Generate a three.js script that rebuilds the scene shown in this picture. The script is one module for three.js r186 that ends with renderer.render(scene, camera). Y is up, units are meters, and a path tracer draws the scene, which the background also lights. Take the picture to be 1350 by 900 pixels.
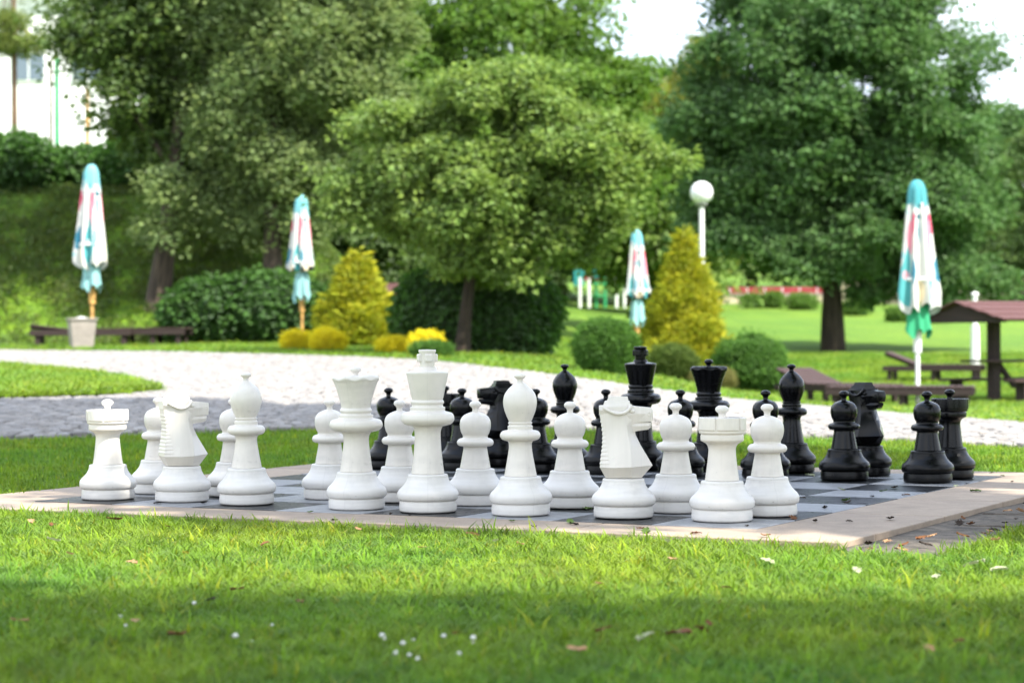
import * as THREE from 'three';
import { mergeGeometries, mergeVertices, toCreasedNormals } from 'three/addons/utils/BufferGeometryUtils.js';
import { RoundedBoxGeometry } from 'three/addons/geometries/RoundedBoxGeometry.js';
import { ImprovedNoise } from 'three/addons/math/ImprovedNoise.js';

// ------------------------------------------------------------------ camera, sky, sun, exposure
const scene = new THREE.Scene();
const FPX = 2893, EYE = 0.626, ROLL = -0.0047, HOFF = 1.2;          // focal length in photo pixels, eye height, roll, horizon offset
const camera = new THREE.PerspectiveCamera(2 * Math.atan(450 / FPX) * 180 / Math.PI, 1350 / 900, 0.1, 900);
camera.position.set(0, EYE, 0);
camera.rotation.set(-HOFF / FPX, 0, ROLL, 'YXZ');
camera.focus = 8.0;
camera.userData.fStop = 3.6;
const renderer = new THREE.WebGLRenderer({ antialias: true });
renderer.toneMapping = THREE.LinearToneMapping;
renderer.toneMappingExposure = 2.75;
renderer.shadowMap.enabled = true;
renderer.setSize(1024, 682);

const perlin = new ImprovedNoise();
const fbm = (x, y, z, o = 4) => { let s = 0, a = 0.5, t = 0; for (let i = 0; i < o; i++) { s += a * perlin.noise(x, y, z); t += a; x *= 2.03; y *= 2.03; z *= 2.03; a *= 0.5; } return s / t; };
const clamp = (v, a = 0, b = 1) => Math.min(b, Math.max(a, v));
const sstep = (a, b, v) => { const t = clamp((v - a) / (b - a)); return t * t * (3 - 2 * t); };
const lerp = (a, b, t) => a + (b - a) * t;
function rng(seed) { let s = seed >>> 0; return () => { s = (s + 0x6d2b79f5) | 0; let t = Math.imul(s ^ (s >>> 15), 1 | s); t = (t + Math.imul(t ^ (t >>> 7), 61 | t)) ^ t; return ((t ^ (t >>> 14)) >>> 0) / 4294967296; }; }

{ // sky: summer blue with bright broken cloud, alike all the way round
  const W = 1024, H = 512, px = new Float32Array(W * H * 4);
  for (let j = 0; j < H; j++) for (let i = 0; i < W; i++) {
    const el = ((j + 0.5) / H - 0.5) * Math.PI, az = (i + 0.5) / W * 2 * Math.PI, e = Math.max(0, Math.sin(el));
    const dx = Math.cos(az) * Math.cos(el), dz = Math.sin(az) * Math.cos(el);
    const g = Math.pow(1 - e, 2.2);
    let r = lerp(0.34, 0.68, g), gg = lerp(0.46, 0.75, g), b = lerp(0.72, 0.88, g);
    const c = sstep(-0.16, 0.22, fbm(dx * 2.3 + 7, Math.sin(el) * 4.2, dz * 2.3 + 3, 5));
    const cl = 0.93 + 0.12 * fbm(dx * 6, el * 8, dz * 6, 3);
    r = lerp(r, cl, c * 0.85); gg = lerp(gg, cl, c * 0.85); b = lerp(b, cl, c * 0.85);
    const k = (j * W + i) * 4; px[k] = r * 1.1; px[k + 1] = gg * 1.1; px[k + 2] = b * 1.08; px[k + 3] = 1;
  }
  const sky = new THREE.DataTexture(px, W, H, THREE.RGBAFormat, THREE.FloatType);
  sky.mapping = THREE.EquirectangularReflectionMapping; sky.magFilter = THREE.LinearFilter; sky.needsUpdate = true;
  scene.background = sky; scene.environment = sky;
}
const SUN = new THREE.Vector3(0.492, 0.766, 0.413).normalize();      // behind the camera and to its right, high
const sun = new THREE.DirectionalLight(new THREE.Color(1, 0.95, 0.86), 4.0);
sun.position.copy(SUN).multiplyScalar(80).add(new THREE.Vector3(0, 0, -25));
sun.target.position.set(0, 0, -25);
sun.castShadow = true; sun.shadow.mapSize.set(4096, 4096);
Object.assign(sun.shadow.camera, { left: -60, right: 60, top: 60, bottom: -60, near: 1, far: 220 });
scene.add(sun, sun.target);

// ------------------------------------------------------------------ helpers
const taken = new Map();
function numbered(name) { const n = taken.get(name) ?? 0; taken.set(name, n + 1); return n ? name + '_' + String(n).padStart(3, '0') : name; }
function tag(o, label, category, group) { o.userData.label = label; o.userData.category = category; if (group) o.userData.group = group; return o; }
function thing(name, label, category, pos = [0, 0, 0], turn = 0, group) {
  const o = new THREE.Group(); o.name = numbered(name); o.position.set(...pos); o.rotation.y = turn; scene.add(o);
  return tag(o, label, category, group);
}
function part(name, geo, mat, parent) { const m = new THREE.Mesh(geo, mat); m.name = name; parent.add(m); return m; }
function solo(name, geo, mat, label, category, group) { const m = new THREE.Mesh(geo, mat); m.name = numbered(name); scene.add(m); return tag(m, label, category, group); }
function structure(name, geo, mat) { const m = new THREE.Mesh(geo, mat); m.name = numbered(name); m.userData.kind = 'structure'; scene.add(m); return m; }
function dup(o, label, pos, turn) {
  const c = o.clone(); c.name = numbered(o.name.replace(/_\d{3}$/, '')); c.userData = { ...o.userData }; if (label) c.userData.label = label;
  c.position.set(...pos); if (turn !== undefined) c.rotation.y = turn; scene.add(c); return c;
}
const merge = (list) => mergeGeometries(list.map((g) => { const q = g.index ? g.toNonIndexed() : g; for (const k of Object.keys(q.attributes)) if (!['position', 'normal', 'uv'].includes(k)) q.deleteAttribute(k); return q; }));
const box = (w, h, d, x = 0, y = 0, z = 0, r = 0) => { const g = r ? new RoundedBoxGeometry(w, h, d, 2, r) : new THREE.BoxGeometry(w, h, d); g.translate(x, y, z); return g; };
const cyl = (r0, r1, h, x = 0, y = 0, z = 0, n = 16) => { const g = new THREE.CylinderGeometry(r1, r0, h, n); g.translate(x, y + h / 2, z); return g; };
// a photo pixel as a direction per metre of depth
function dir(px, py) { const u = px - 675, v = py - 450, c = Math.cos(ROLL), s = Math.sin(ROLL); const a = u * c + v * s, b = -u * s + v * c; return [a / FPX, -(b + HOFF) / FPX]; }
const at = (px, py, d) => { const [a, b] = dir(px, py); return [a * d, EYE + b * d, -d]; };

// ground height: flat round the board, rising gently behind it, dipping on one side, with a bank and a far hill
const curve = (pts) => (d) => { if (d <= pts[0][0]) return pts[0][1]; for (let i = 1; i < pts.length; i++) if (d < pts[i][0]) { const t = (d - pts[i - 1][0]) / (pts[i][0] - pts[i - 1][0]); return lerp(pts[i - 1][1], pts[i][1], t); } return pts.at(-1)[1]; };
const smoothCurve = (f) => (d) => (f(d - 1.2) + f(d - 0.6) + f(d) + f(d + 0.6) + f(d + 1.2)) / 5;
const BASE = -0.03;
const hLeft = smoothCurve(curve([[12, BASE], [33, 0.46], [42, 0.66], [60, 0.98], [75, 1.9], [95, 3.2], [140, 7], [260, 16]]));
const hRight = smoothCurve(curve([[12, BASE], [17, BASE - 0.02], [29, -0.3], [34, -0.33], [39, -0.2], [50, 0.42], [75, 1.5], [95, 2.6], [140, 6], [260, 15]]));
function T(x, z) {
  const d = -z; let h = lerp(hLeft(d), hRight(d), sstep(-0.5, 4.5, x));
  h += 2.95 * sstep(38.2, 43.5, d + 0.25 * Math.sin(x * 0.9)) * sstep(-1.5, -5.5, x);
  if (d > 16) h += 0.05 * fbm(x * 0.12, 3, z * 0.12, 2) * sstep(16, 24, d);
  return h;
}
function hit(px, py) { const [a, b] = dir(px, py); for (let d = 3; d < 240; d += 0.05) if (EYE + b * d <= T(a * d, -d)) return [a * d, T(a * d, -d), -d]; return [a * 240, 0, -240]; }
const onGround = (px, d) => { const x = dir(px, 449)[0] * d; return [x, T(x, -d), -d]; };

// ------------------------------------------------------------------ textures and materials
function noiseTex(n, fn, srgb = true, repeat = [1, 1]) {
  const data = new Uint8Array(n * n * 4);
  for (let j = 0; j < n; j++) for (let i = 0; i < n; i++) { const c = fn(i / n, j / n, i, j), k = (j * n + i) * 4; for (let q = 0; q < 3; q++) data[k + q] = clamp(c[q]) * 255; data[k + 3] = 255; }
  const t = new THREE.DataTexture(data, n, n); t.wrapS = t.wrapT = THREE.RepeatWrapping; t.magFilter = THREE.LinearFilter; t.minFilter = THREE.LinearMipmapLinearFilter; t.generateMipmaps = true;
  if (srgb) t.colorSpace = THREE.SRGBColorSpace; t.repeat.set(...repeat); t.needsUpdate = true; return t;
}
// tiling fbm: noise on a torus, by blending
const tile = (f, n = 512) => {
  const t = new Float32Array(n * n);
  for (let j = 0; j < n; j++) for (let i = 0; i < n; i++) { const u = i / n, v = j / n; t[j * n + i] = lerp(lerp(f(u, v), f(u - 1, v), u), lerp(f(u, v - 1), f(u - 1, v - 1), u), v); }
  return (u, v) => t[(((v * n) | 0) % n) * n + (((u * n) | 0) % n)];
};
const lin = (r, g, b) => new THREE.Color().setRGB(r, g, b);
const hsh = (i, j) => { let t = Math.imul(i + 374761, 668265263) ^ Math.imul(j + 1013, 2246822519); t = Math.imul(t ^ (t >>> 13), 1274126177); return ((t ^ (t >>> 16)) >>> 0) / 4294967296; };
const grey = (v) => [v, v, v];

const lawnN = tile((u, v) => fbm(u * 9, v * 9, 1.5, 4)), lawnF = tile((u, v) => fbm(u * 60, v * 60, 4.5, 2));
const lawnTex = noiseTex(512, (u, v, i, j) => { const n = lawnN(u, v), f = lawnF(u, v), h = hsh(i, j) - 0.5; const k = 0.82 + 0.35 * n + 0.55 * f + 0.28 * h; return [0.44 * k + 0.07 * n, 0.60 * k, 0.12 * k]; });
const lawnBump = noiseTex(512, (u, v, i, j) => grey(0.5 + 0.5 * lawnF(u, v) + 0.4 * (hsh(i, j) - 0.5)), false);
const M = {};
M.lawn = new THREE.MeshStandardMaterial({ map: lawnTex, bumpMap: lawnBump, bumpScale: 0.03, roughness: 1 });
M.ground = M.lawn.clone(); M.ground.vertexColors = true;
const soilN = tile((u, v) => fbm(u * 14, v * 14, 8.5, 5));
M.soil = new THREE.MeshStandardMaterial({ map: noiseTex(512, (u, v, i, j) => { const k = 0.75 + 0.6 * soilN(u, v) + 0.35 * (hsh(i, j) - 0.5); return [0.46 * k, 0.42 * k, 0.37 * k]; }), bumpMap: noiseTex(256, (u, v, i, j) => grey(0.5 + 0.6 * soilN(u, v) + 0.3 * (hsh(i, j) - 0.5)), false), bumpScale: 0.012, roughness: 1 });
M.cobbleBed = new THREE.MeshStandardMaterial({ map: noiseTex(256, (u, v, i, j) => { const k = 0.8 + 0.5 * soilN(u, v) + 0.3 * (hsh(i, j) - 0.5); return [0.5 * k, 0.47 * k, 0.43 * k]; }), roughness: 1 });
M.cobble = new THREE.MeshStandardMaterial({ color: lin(0.23, 0.22, 0.21), roughness: 0.85 });
const granite = (r, g, b, amp, seed) => noiseTex(512, (u, v, i, j) => { const k = 1 + 0.2 * lawnN((u + seed) % 1, v) + amp * (hsh(i + seed * 999, j) - 0.5) + 0.12 * soilN(u, (v + seed) % 1); return [r * k, g * k, b * k]; });
M.border = [0, 1, 2].map((q) => new THREE.MeshStandardMaterial({ map: granite(0.6 - q * 0.016, 0.532 - q * 0.014, 0.46 - q * 0.012, 0.26, q * 0.31), roughness: 0.75 }));
const stoneRough = noiseTex(256, (u, v, i, j) => grey(0.5 + 0.5 * lawnN(u, v) + 0.12 * (hsh(i, j) - 0.5)), false);
M.tileDark = [0, 1, 2].map((q) => new THREE.MeshPhysicalMaterial({ map: granite(0.085 + q * 0.012, 0.095 + q * 0.012, 0.105 + q * 0.01, 0.4, q * 0.23), roughness: 0.7, roughnessMap: stoneRough, specularIntensity: 0.3 }));
M.tileLight = [0, 1, 2].map((q) => new THREE.MeshPhysicalMaterial({ map: granite(0.5 + q * 0.014, 0.505 + q * 0.014, 0.515 + q * 0.012, 0.24, q * 0.27), roughness: 0.85, roughnessMap: stoneRough, specularIntensity: 0.5 }));
const dirt = tile((u, v) => fbm(u * 6, v * 6, 12.5, 4));
const specks = (i, j, n, p) => { const a = hsh((i / n) | 0, (j / n) | 0); return a < p && Math.hypot((i % n) - n * 0.5, (j % n) - n * 0.5) < n * 0.34 * (0.4 + a / p) ? 1 : 0; };
const streak = tile((u, v) => fbm(u * 26, v * 2.5, 44.5, 3));
const plasticMap = (r, g, b, amp, sp) => noiseTex(512, (u, v, i, j) => { const k = 1 + amp * dirt(u, v) - 0.9 * amp * Math.max(0, streak(u, v)) - (Math.abs(u - 0.25) < 0.002 || Math.abs(u - 0.75) < 0.002 ? 0.025 : 0); const s = v < 0.3 ? specks(i, j, 5, sp) : 0; return [r * k * (1 - 0.5 * s), g * k * (1 - 0.52 * s), b * k * (1 - 0.55 * s)]; });
const plasticRough = noiseTex(256, (u, v) => grey(0.62 + 0.5 * dirt(u, v)), false);
M.white = new THREE.MeshPhysicalMaterial({ map: plasticMap(0.83, 0.815, 0.79, 0.1, 0.012), roughness: 0.62, roughnessMap: plasticRough, specularIntensity: 0.9 });
M.whiteUpper = new THREE.MeshPhysicalMaterial({ map: plasticMap(0.84, 0.815, 0.778, 0.09, 0.004), roughness: 0.55, roughnessMap: plasticRough, specularIntensity: 0.9 });
M.black = new THREE.MeshPhysicalMaterial({ map: plasticMap(0.035, 0.035, 0.038, 0.25, 0), specularIntensity: 0.4, roughness: 0.5, roughnessMap: plasticRough });
M.blackUpper = new THREE.MeshPhysicalMaterial({ map: plasticMap(0.03, 0.03, 0.034, 0.2, 0), specularIntensity: 0.5, roughness: 0.4, roughnessMap: plasticRough });
const barkN = tile((u, v) => fbm(u * 16, v * 4, 21.5, 4));
const barkTex = noiseTex(256, (u, v) => { const k = 0.8 + 0.9 * barkN(u, v); return [0.36 * k, 0.31 * k, 0.26 * k]; }), barkBump = noiseTex(256, (u, v) => grey(0.5 + 0.8 * barkN(u, v)), false);
M.bark = new THREE.MeshStandardMaterial({ map: barkTex, bumpMap: barkBump, bumpScale: 0.03, roughness: 1 });
M.paleBark = new THREE.MeshStandardMaterial({ map: barkTex, color: lin(2.2, 1.9, 1.6), roughness: 1 });
M.darkBark = new THREE.MeshStandardMaterial({ map: barkTex, color: lin(0.5, 0.48, 0.46), bumpMap: barkBump, bumpScale: 0.03, roughness: 1 });
M.slate = new THREE.MeshStandardMaterial({ color: lin(0.06, 0.06, 0.06), roughness: 0.8 });
M.barkRed = new THREE.MeshStandardMaterial({ map: barkTex, color: lin(1.1, 0.75, 0.62), bumpMap: barkBump, bumpScale: 0.03, roughness: 1 });
const woodN = tile((u, v) => fbm(u * 3, v * 40, 31.5, 3));
const wood = (r, g, b) => new THREE.MeshStandardMaterial({ map: noiseTex(256, (u, v) => { const k = 0.9 + 0.6 * woodN(u, v) + 0.2 * dirt(u, v); return [r * k, g * k, b * k]; }), roughness: 0.75 });
M.brownWood = wood(0.26, 0.18, 0.165); M.paleWood = wood(0.78, 0.6, 0.33); M.darkWood = wood(0.2, 0.14, 0.125);
M.whitePaint = new THREE.MeshStandardMaterial({ color: lin(0.78, 0.78, 0.76), roughness: 0.45 });
M.globe = new THREE.MeshPhysicalMaterial({ color: lin(0.86, 0.86, 0.86), roughness: 0.25 });
M.metal = new THREE.MeshStandardMaterial({ color: lin(0.3, 0.3, 0.3), roughness: 0.5, metalness: 0.6 });
M.concrete = new THREE.MeshStandardMaterial({ map: granite(0.58, 0.545, 0.52, 0.15, 0.1), roughness: 0.9 });
M.gravel = new THREE.MeshStandardMaterial({ color: lin(0.55, 0.55, 0.53), roughness: 1 });
M.roofRed = new THREE.MeshStandardMaterial({ map: granite(0.33, 0.2, 0.185, 0.3, 0.4), roughness: 0.8 });
M.render = new THREE.MeshStandardMaterial({ map: granite(0.93, 0.93, 0.92, 0.05, 0.7), roughness: 0.9 });
M.beigeWall = new THREE.MeshStandardMaterial({ map: granite(0.76, 0.7, 0.6, 0.12, 0.5), roughness: 0.95 });
M.redPaint = new THREE.MeshStandardMaterial({ color: lin(0.32, 0.03, 0.04), roughness: 0.5 });
M.greenPaint = new THREE.MeshStandardMaterial({ color: lin(0.02, 0.28, 0.1), roughness: 0.5 });
M.tealPaint = new THREE.MeshStandardMaterial({ color: lin(0.02, 0.22, 0.22), roughness: 0.5 });
M.glass = new THREE.MeshPhysicalMaterial({ color: lin(0.12, 0.16, 0.2), roughness: 0.08 });
const leafMat = (r, g, b, tr = 0.45, rough = 1) => new THREE.MeshPhysicalMaterial({ color: lin(r, g, b), roughness: rough, transmission: tr, thickness: 0, side: THREE.DoubleSide, specularIntensity: 0.5 });

// ------------------------------------------------------------------ ground
{
  const xs = [], ds = [];
  for (let x = -200; x < -30; x += 10) xs.push(x); for (let x = -30; x < -10; x += 1) xs.push(x); for (let x = -10; x < 12; x += 0.4) xs.push(x); for (let x = 12; x < 30; x += 1) xs.push(x); for (let x = 30; x <= 200; x += 10) xs.push(x);
  for (let d = -60; d < 0; d += 6) ds.push(d); for (let d = 0; d < 50; d += 0.4) ds.push(d); for (let d = 50; d < 100; d += 2) ds.push(d); for (let d = 100; d <= 320; d += 10) ds.push(d);
  const pos = [], uv = [], idx = [], col = [], nx = xs.length;
  for (const d of ds) for (const x of xs) { pos.push(x, T(x, -d), -d); uv.push(x / 1.7, d / 1.7); const a = fbm(x * 0.22, 1, d * 0.16, 3), b = fbm(x * 0.9, 7, d * 0.6, 2); col.push(1 + 0.5 * a + 0.4 * b, 1 + 0.18 * a + 0.25 * b, 1 - 0.3 * a); }
  for (let j = 0; j < ds.length - 1; j++) for (let i = 0; i < nx - 1; i++) { const a = j * nx + i, b = a + 1, c = a + nx, e = c + 1; idx.push(a, b, c, b, e, c); }
  const g = new THREE.BufferGeometry(); g.setAttribute('position', new THREE.Float32BufferAttribute(pos, 3)); g.setAttribute('uv', new THREE.Float32BufferAttribute(uv, 2)); g.setAttribute('color', new THREE.Float32BufferAttribute(col, 3)); g.setIndex(idx); g.computeVertexNormals();
  structure('ground', g, M.ground);
}
// cobbled drive: between two edges read from the photograph and carried on past its sides
const edge = (list, before, after) => { const p = list.map(([a, b]) => { const h = hit(a, b); return [h[0], -h[2]]; }); return curve([...before, ...p, ...after]); };
const driveNear = edge([[0, 583], [180, 577], [350, 571], [560, 565], [700, 567], [990, 578], [1200, 586], [1350, 594]], [[-16, 12.6]], [[8, 9]]);
const driveFar = edge([[0, 463.5], [200, 466], [380, 470], [560, 477], [640, 486], [720, 496], [800, 507], [960, 529], [1100, 541], [1350, 562]], [[-16, 33]], [[8, 11.5]]);
const islTip = hit(195, 519), islTop = edge([[0, 486], [60, 490], [120, 497], [165, 507], [195, 519]], [[-16, 25]], []), islLow = edge([[0, 530], [80, 528], [150, 525], [195, 519]], [[-16, 17.5]], []);
const inIsland = (x, d) => x < islTip[0] && d > islLow(x) && d < islTop(x);
function strip(x0, x1, near, far, rows, lift, step = 0.25) {
  const pos = [], uv = [], idx = []; const n = Math.ceil((x1 - x0) / step);
  for (let i = 0; i <= n; i++) { const x = lerp(x0, x1, i / n), a = near(x), b = Math.max(a + 0.01, far(x)); for (let j = 0; j <= rows; j++) { const d = lerp(a, b, j / rows); pos.push(x, T(x, -d) + lift, -d); uv.push(x / 1.2, d / 1.2); } }
  for (let i = 0; i < n; i++) for (let j = 0; j < rows; j++) { const a = i * (rows + 1) + j, b = a + 1, c = a + rows + 1, e = c + 1; idx.push(a, c, b, b, c, e); }
  const g = new THREE.BufferGeometry(); g.setAttribute('position', new THREE.Float32BufferAttribute(pos, 3)); g.setAttribute('uv', new THREE.Float32BufferAttribute(uv, 2)); g.setIndex(idx); g.computeVertexNormals(); return g;
}
{
  const drive = structure('cobbled_drive', strip(-15, 7.5, driveNear, driveFar, 60, 0.012), M.cobbleBed);
  structure('lawn_island', strip(-15, islTip[0], islLow, islTop, 16, 0.05), M.lawn);
  // setts, too foreshortened to pick apart one by one
  const r = rng(11), g = new RoundedBoxGeometry(0.082, 0.06, 0.082, 1, 0.015), list = [];
  for (let x = -13; x < 7; x += 0.09) for (let d = 8; d < 34; d += 0.09) {
    const a = d + 0.05 * Math.sin(x * 2.1) + 0.04 * Math.sin(x * 5.3);
    if (a < driveNear(x) + 0.06 || a > driveFar(x) - 0.06 || inIsland(x, a) || Math.abs(x) > a * 0.34 + 1) continue;
    list.push([x + (r() - 0.5) * 0.06, a + (r() - 0.5) * 0.06]);
  }
  const im = new THREE.InstancedMesh(g, M.cobble, list.length), o = new THREE.Object3D(), c = new THREE.Color();
  list.forEach(([x, d], i) => {
    o.position.set(x, T(x, -d) + 0.004 + r() * 0.008, -d); o.rotation.set((r() - 0.5) * 0.12, (r() - 0.5) * 1.2, (r() - 0.5) * 0.12); o.scale.set(0.8 + r() * 0.35, 1, 0.8 + r() * 0.35); o.updateMatrix(); im.setMatrixAt(i, o.matrix);
    const k = 0.72 + r() * 0.5, w = r(); c.setRGB(k * (1 + 0.05 * w), k, k * (1 - 0.06 * w)); im.setColorAt(i, c);
  });
  im.name = 'cobblestones'; im.userData.kind = 'stuff'; drive.add(im);
}

// ------------------------------------------------------------------ chess board
const SQ = 0.3818, TH = 0.4851, BX = 0.165, BZ = -9.3216;
const bw = (u, v) => [BX + u * Math.cos(TH) + v * Math.sin(TH), BZ + u * Math.sin(TH) - v * Math.cos(TH)];      // board to world, metres
const wb = (x, z) => { const dx = x - BX, dz = z - BZ; return [dx * Math.cos(TH) + dz * Math.sin(TH), dx * Math.sin(TH) - dz * Math.cos(TH)]; };
const UO = 5.09 * SQ, VO = 4.9 * SQ, IN = 4 * SQ;
{
  const b = thing('chess_board', 'large stone chess board with dark and grey squares and pinkish border', 'chess board', [BX, 0, BZ], -TH);
  const r = rng(5), tg = [0, 1, 2, 3].map(() => new RoundedBoxGeometry(SQ - 0.005, 0.04, SQ - 0.005, 1, 0.003));
  part('bed', box(UO * 2 - 0.05, 0.06, VO * 2 - 0.05, 0, -0.075, 0), M.soil, b);
  for (let f = 0; f < 8; f++) for (let k = 0; k < 8; k++) {
    const dark = (f + k) % 2 === 0, m = part('tile', tg[(f * 3 + k) % 4], (dark ? M.tileDark : M.tileLight)[(r() * 3) | 0], b);
    m.position.set((f - 3.5) * SQ, -0.02 + (r() - 0.5) * 0.0016, -(k - 3.5) * SQ); m.rotation.y = ((r() * 4) | 0) * Math.PI / 2;
  }
  const slab = (u0, u1, v0, v1, q) => { const g = new RoundedBoxGeometry(u1 - u0 - 0.004, 0.045, v1 - v0 - 0.004, 1, 0.004); const ux = g.attributes.uv; for (let i = 0; i < ux.count; i++) ux.setXY(i, (g.attributes.position.getX(i) + g.attributes.position.getY(i) + u0) / 0.8, (g.attributes.position.getZ(i) + g.attributes.position.getY(i) + v0) / 0.8); const m = part('border_slab', g, M.border[q % 3], b); m.position.set((u0 + u1) / 2, -0.0225 + (r() - 0.5) * 0.002 - 0.001, -(v0 + v1) / 2); };
  const nF = 4; let q = 0;
  for (let i = 0; i < nF; i++) { const a = lerp(-UO, UO, i / nF), c = lerp(-UO, UO, (i + 1) / nF); slab(a, c, -VO, -IN, q++); slab(a, c, IN, VO, q++ + 1); }
  for (let i = 0; i < 4; i++) { const a = lerp(-IN, IN, i / 4), c = lerp(-IN, IN, (i + 1) / 4); slab(-UO, -IN, a, c, q++); slab(IN, UO, a, c, q++ + 2); }
}
// weathered strip of old paving and earth along one side of the board
{
  const pav = thing('paving_strip', 'weathered grey paving strip littered with earth beside the board border', 'paving', [BX, 0, BZ], -TH);
  const r = rng(77); let v = -VO - 0.1;
  while (v < VO + 0.5) { const l = 0.42 + r() * 0.2, g = new RoundedBoxGeometry(0.3 + r() * 0.05, 0.05, l - 0.012, 1, 0.008); const p = g.attributes.position, ux = g.attributes.uv; for (let i = 0; i < ux.count; i++) ux.setXY(i, p.getX(i) / 0.5 + v, p.getZ(i) / 0.5); const m = part('paving_slab', g, M.soil, pav); m.position.set(UO + 0.175 + r() * 0.01, -0.042 - r() * 0.006, -(v + l / 2)); m.rotation.set((r() - 0.5) * 0.02, (r() - 0.5) * 0.02, (r() - 0.5) * 0.03); v += l; }
  const g = new THREE.PlaneGeometry(2 * UO + 0.5, 2 * VO + 0.4, 90, 80); g.rotateX(-Math.PI / 2);
  const p = g.attributes.position, ux = g.attributes.uv;
  for (let i = 0; i < p.count; i++) { p.setY(i, -0.021 + 0.012 * fbm(p.getX(i) * 3, 1, p.getZ(i) * 3, 3)); ux.setXY(i, p.getX(i), p.getZ(i)); }
  // keep it as a thin collar of earth: drop the middle under the board bed
  for (let i = 0; i < p.count; i++) if (Math.abs(p.getX(i) + 0.1) < UO - 0.1 && Math.abs(p.getZ(i)) < VO - 0.1) p.setY(i, -0.12);
  g.computeVertexNormals();
  const s = structure('bare_earth', g, M.soil); s.position.set(BX + 0.1 * Math.cos(TH), 0, BZ + 0.1 * Math.sin(TH)); s.rotation.y = -TH;
}

// ------------------------------------------------------------------ chess pieces
const lathe = (pts, n = 48, p0, pl) => { const g = new THREE.LatheGeometry(new THREE.SplineCurve(pts.map(([r, y]) => new THREE.Vector2(r, y))).getPoints(pts.length * 5), n, p0, pl); return g; };
const latheSharp = (pts, n = 48, p0 = 0, pl = Math.PI * 2) => new THREE.LatheGeometry(pts.map(([r, y]) => new THREE.Vector2(r, y)), n, p0, pl);
// a profile of smooth runs separated by '|' corners
function profile(runs, n = 48) { const out = []; for (const run of runs) { if (run.length > 2) out.push(lathe(run, n)); else out.push(latheSharp(run, n)); } return merge(out); }
const baseGeo = profile([[[0.0001, 0.002], [0.1, 0.002]], [[0.1, 0.002], [0.1045, 0.007], [0.1055, 0.022], [0.1035, 0.04]], [[0.1035, 0.04], [0.1, 0.0435]], [[0.1, 0.0435], [0.108, 0.0455], [0.1125, 0.055], [0.1125, 0.068], [0.107, 0.08], [0.096, 0.091], [0.086, 0.102], [0.0785, 0.115], [0.0745, 0.127]], [[0.0745, 0.127], [0.074, 0.132], [0.071, 0.1375], [0.06, 0.139]], [[0.06, 0.139], [0.0001, 0.139]]]);
const foot = (r0) => [[r0 - 0.004, 0.1375], [r0, 0.1405]];
const bodies = {
  pawn: profile([foot(0.0586), [[0.0586, 0.1405], [0.055, 0.16], [0.0495, 0.19], [0.0455, 0.215], [0.0465, 0.222]], [[0.0465, 0.222], [0.0625, 0.225], [0.0695, 0.233], [0.0695, 0.242], [0.062, 0.251], [0.05, 0.2545]], [[0.05, 0.2545], [0.0475, 0.258], [0.0478, 0.264]]]),
  rook: profile([foot(0.0592), [[0.0592, 0.1405], [0.0555, 0.165], [0.051, 0.2], [0.0475, 0.235], [0.048, 0.252], [0.054, 0.264], [0.066, 0.272]]]),
  bishop: profile([foot(0.0585), [[0.0585, 0.1405], [0.054, 0.165], [0.0475, 0.2], [0.042, 0.235], [0.0415, 0.254], [0.0455, 0.264]], [[0.0455, 0.264], [0.064, 0.27], [0.0722, 0.28], [0.0715, 0.291], [0.063, 0.301], [0.046, 0.304]], [[0.046, 0.304], [0.0445, 0.308], [0.0452, 0.318], [0.0415, 0.32]], [[0.0415, 0.32], [0.0405, 0.324], [0.0435, 0.33], [0.0395, 0.3335]]]),
  queen: profile([foot(0.061), [[0.061, 0.1405], [0.0565, 0.17], [0.0515, 0.21], [0.0475, 0.25], [0.049, 0.272], [0.056, 0.285]], [[0.056, 0.285], [0.084, 0.292], [0.098, 0.306], [0.0985, 0.32], [0.09, 0.332], [0.066, 0.338]], [[0.066, 0.338], [0.064, 0.342], [0.0645, 0.35], [0.0575, 0.352]], [[0.0575, 0.352], [0.056, 0.358], [0.06, 0.366], [0.057, 0.374], [0.0545, 0.377]]]),
  king: profile([foot(0.0605), [[0.0605, 0.1405], [0.056, 0.175], [0.0515, 0.215], [0.048, 0.26], [0.0485, 0.295], [0.055, 0.312]], [[0.055, 0.312], [0.084, 0.32], [0.0965, 0.333], [0.0973, 0.347], [0.09, 0.361], [0.066, 0.368]], [[0.066, 0.368], [0.064, 0.372], [0.0645, 0.382], [0.058, 0.384]], [[0.058, 0.384], [0.0565, 0.392], [0.0605, 0.399], [0.059, 0.406], [0.0552, 0.41]]]),
};
const knobGeo = (y, r, h) => lathe([[r * 0.55, y], [r * 0.5, y + h * 0.22], [r * 0.62, y + h * 0.4], [r * 0.98, y + h * 0.58], [r * 0.96, y + h * 0.8], [r * 0.55, y + h * 0.97], [0.0002, y + h]], 28);
const headGeo = {
  pawn: lathe([[0.0478, 0.264], [0.055, 0.278], [0.0592, 0.3], [0.057, 0.322], [0.046, 0.339], [0.028, 0.349], [0.0125, 0.354]], 48),
  bishop: lathe([[0.0395, 0.3335], [0.046, 0.348], [0.0565, 0.376], [0.0608, 0.404], [0.056, 0.43], [0.043, 0.45], [0.026, 0.466], [0.0125, 0.476]], 48),
};
const rookHead = merge([latheSharp([[0.066, 0.272], [0.0735, 0.276], [0.0748, 0.281], [0.0748, 0.293], [0.0735, 0.297], [0.0728, 0.299]], 56), latheSharp([[0.0728, 0.299], [0.079, 0.302], [0.0806, 0.306], [0.0806, 0.352], [0.079, 0.354], [0.0001, 0.3555]], 56)]);
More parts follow.
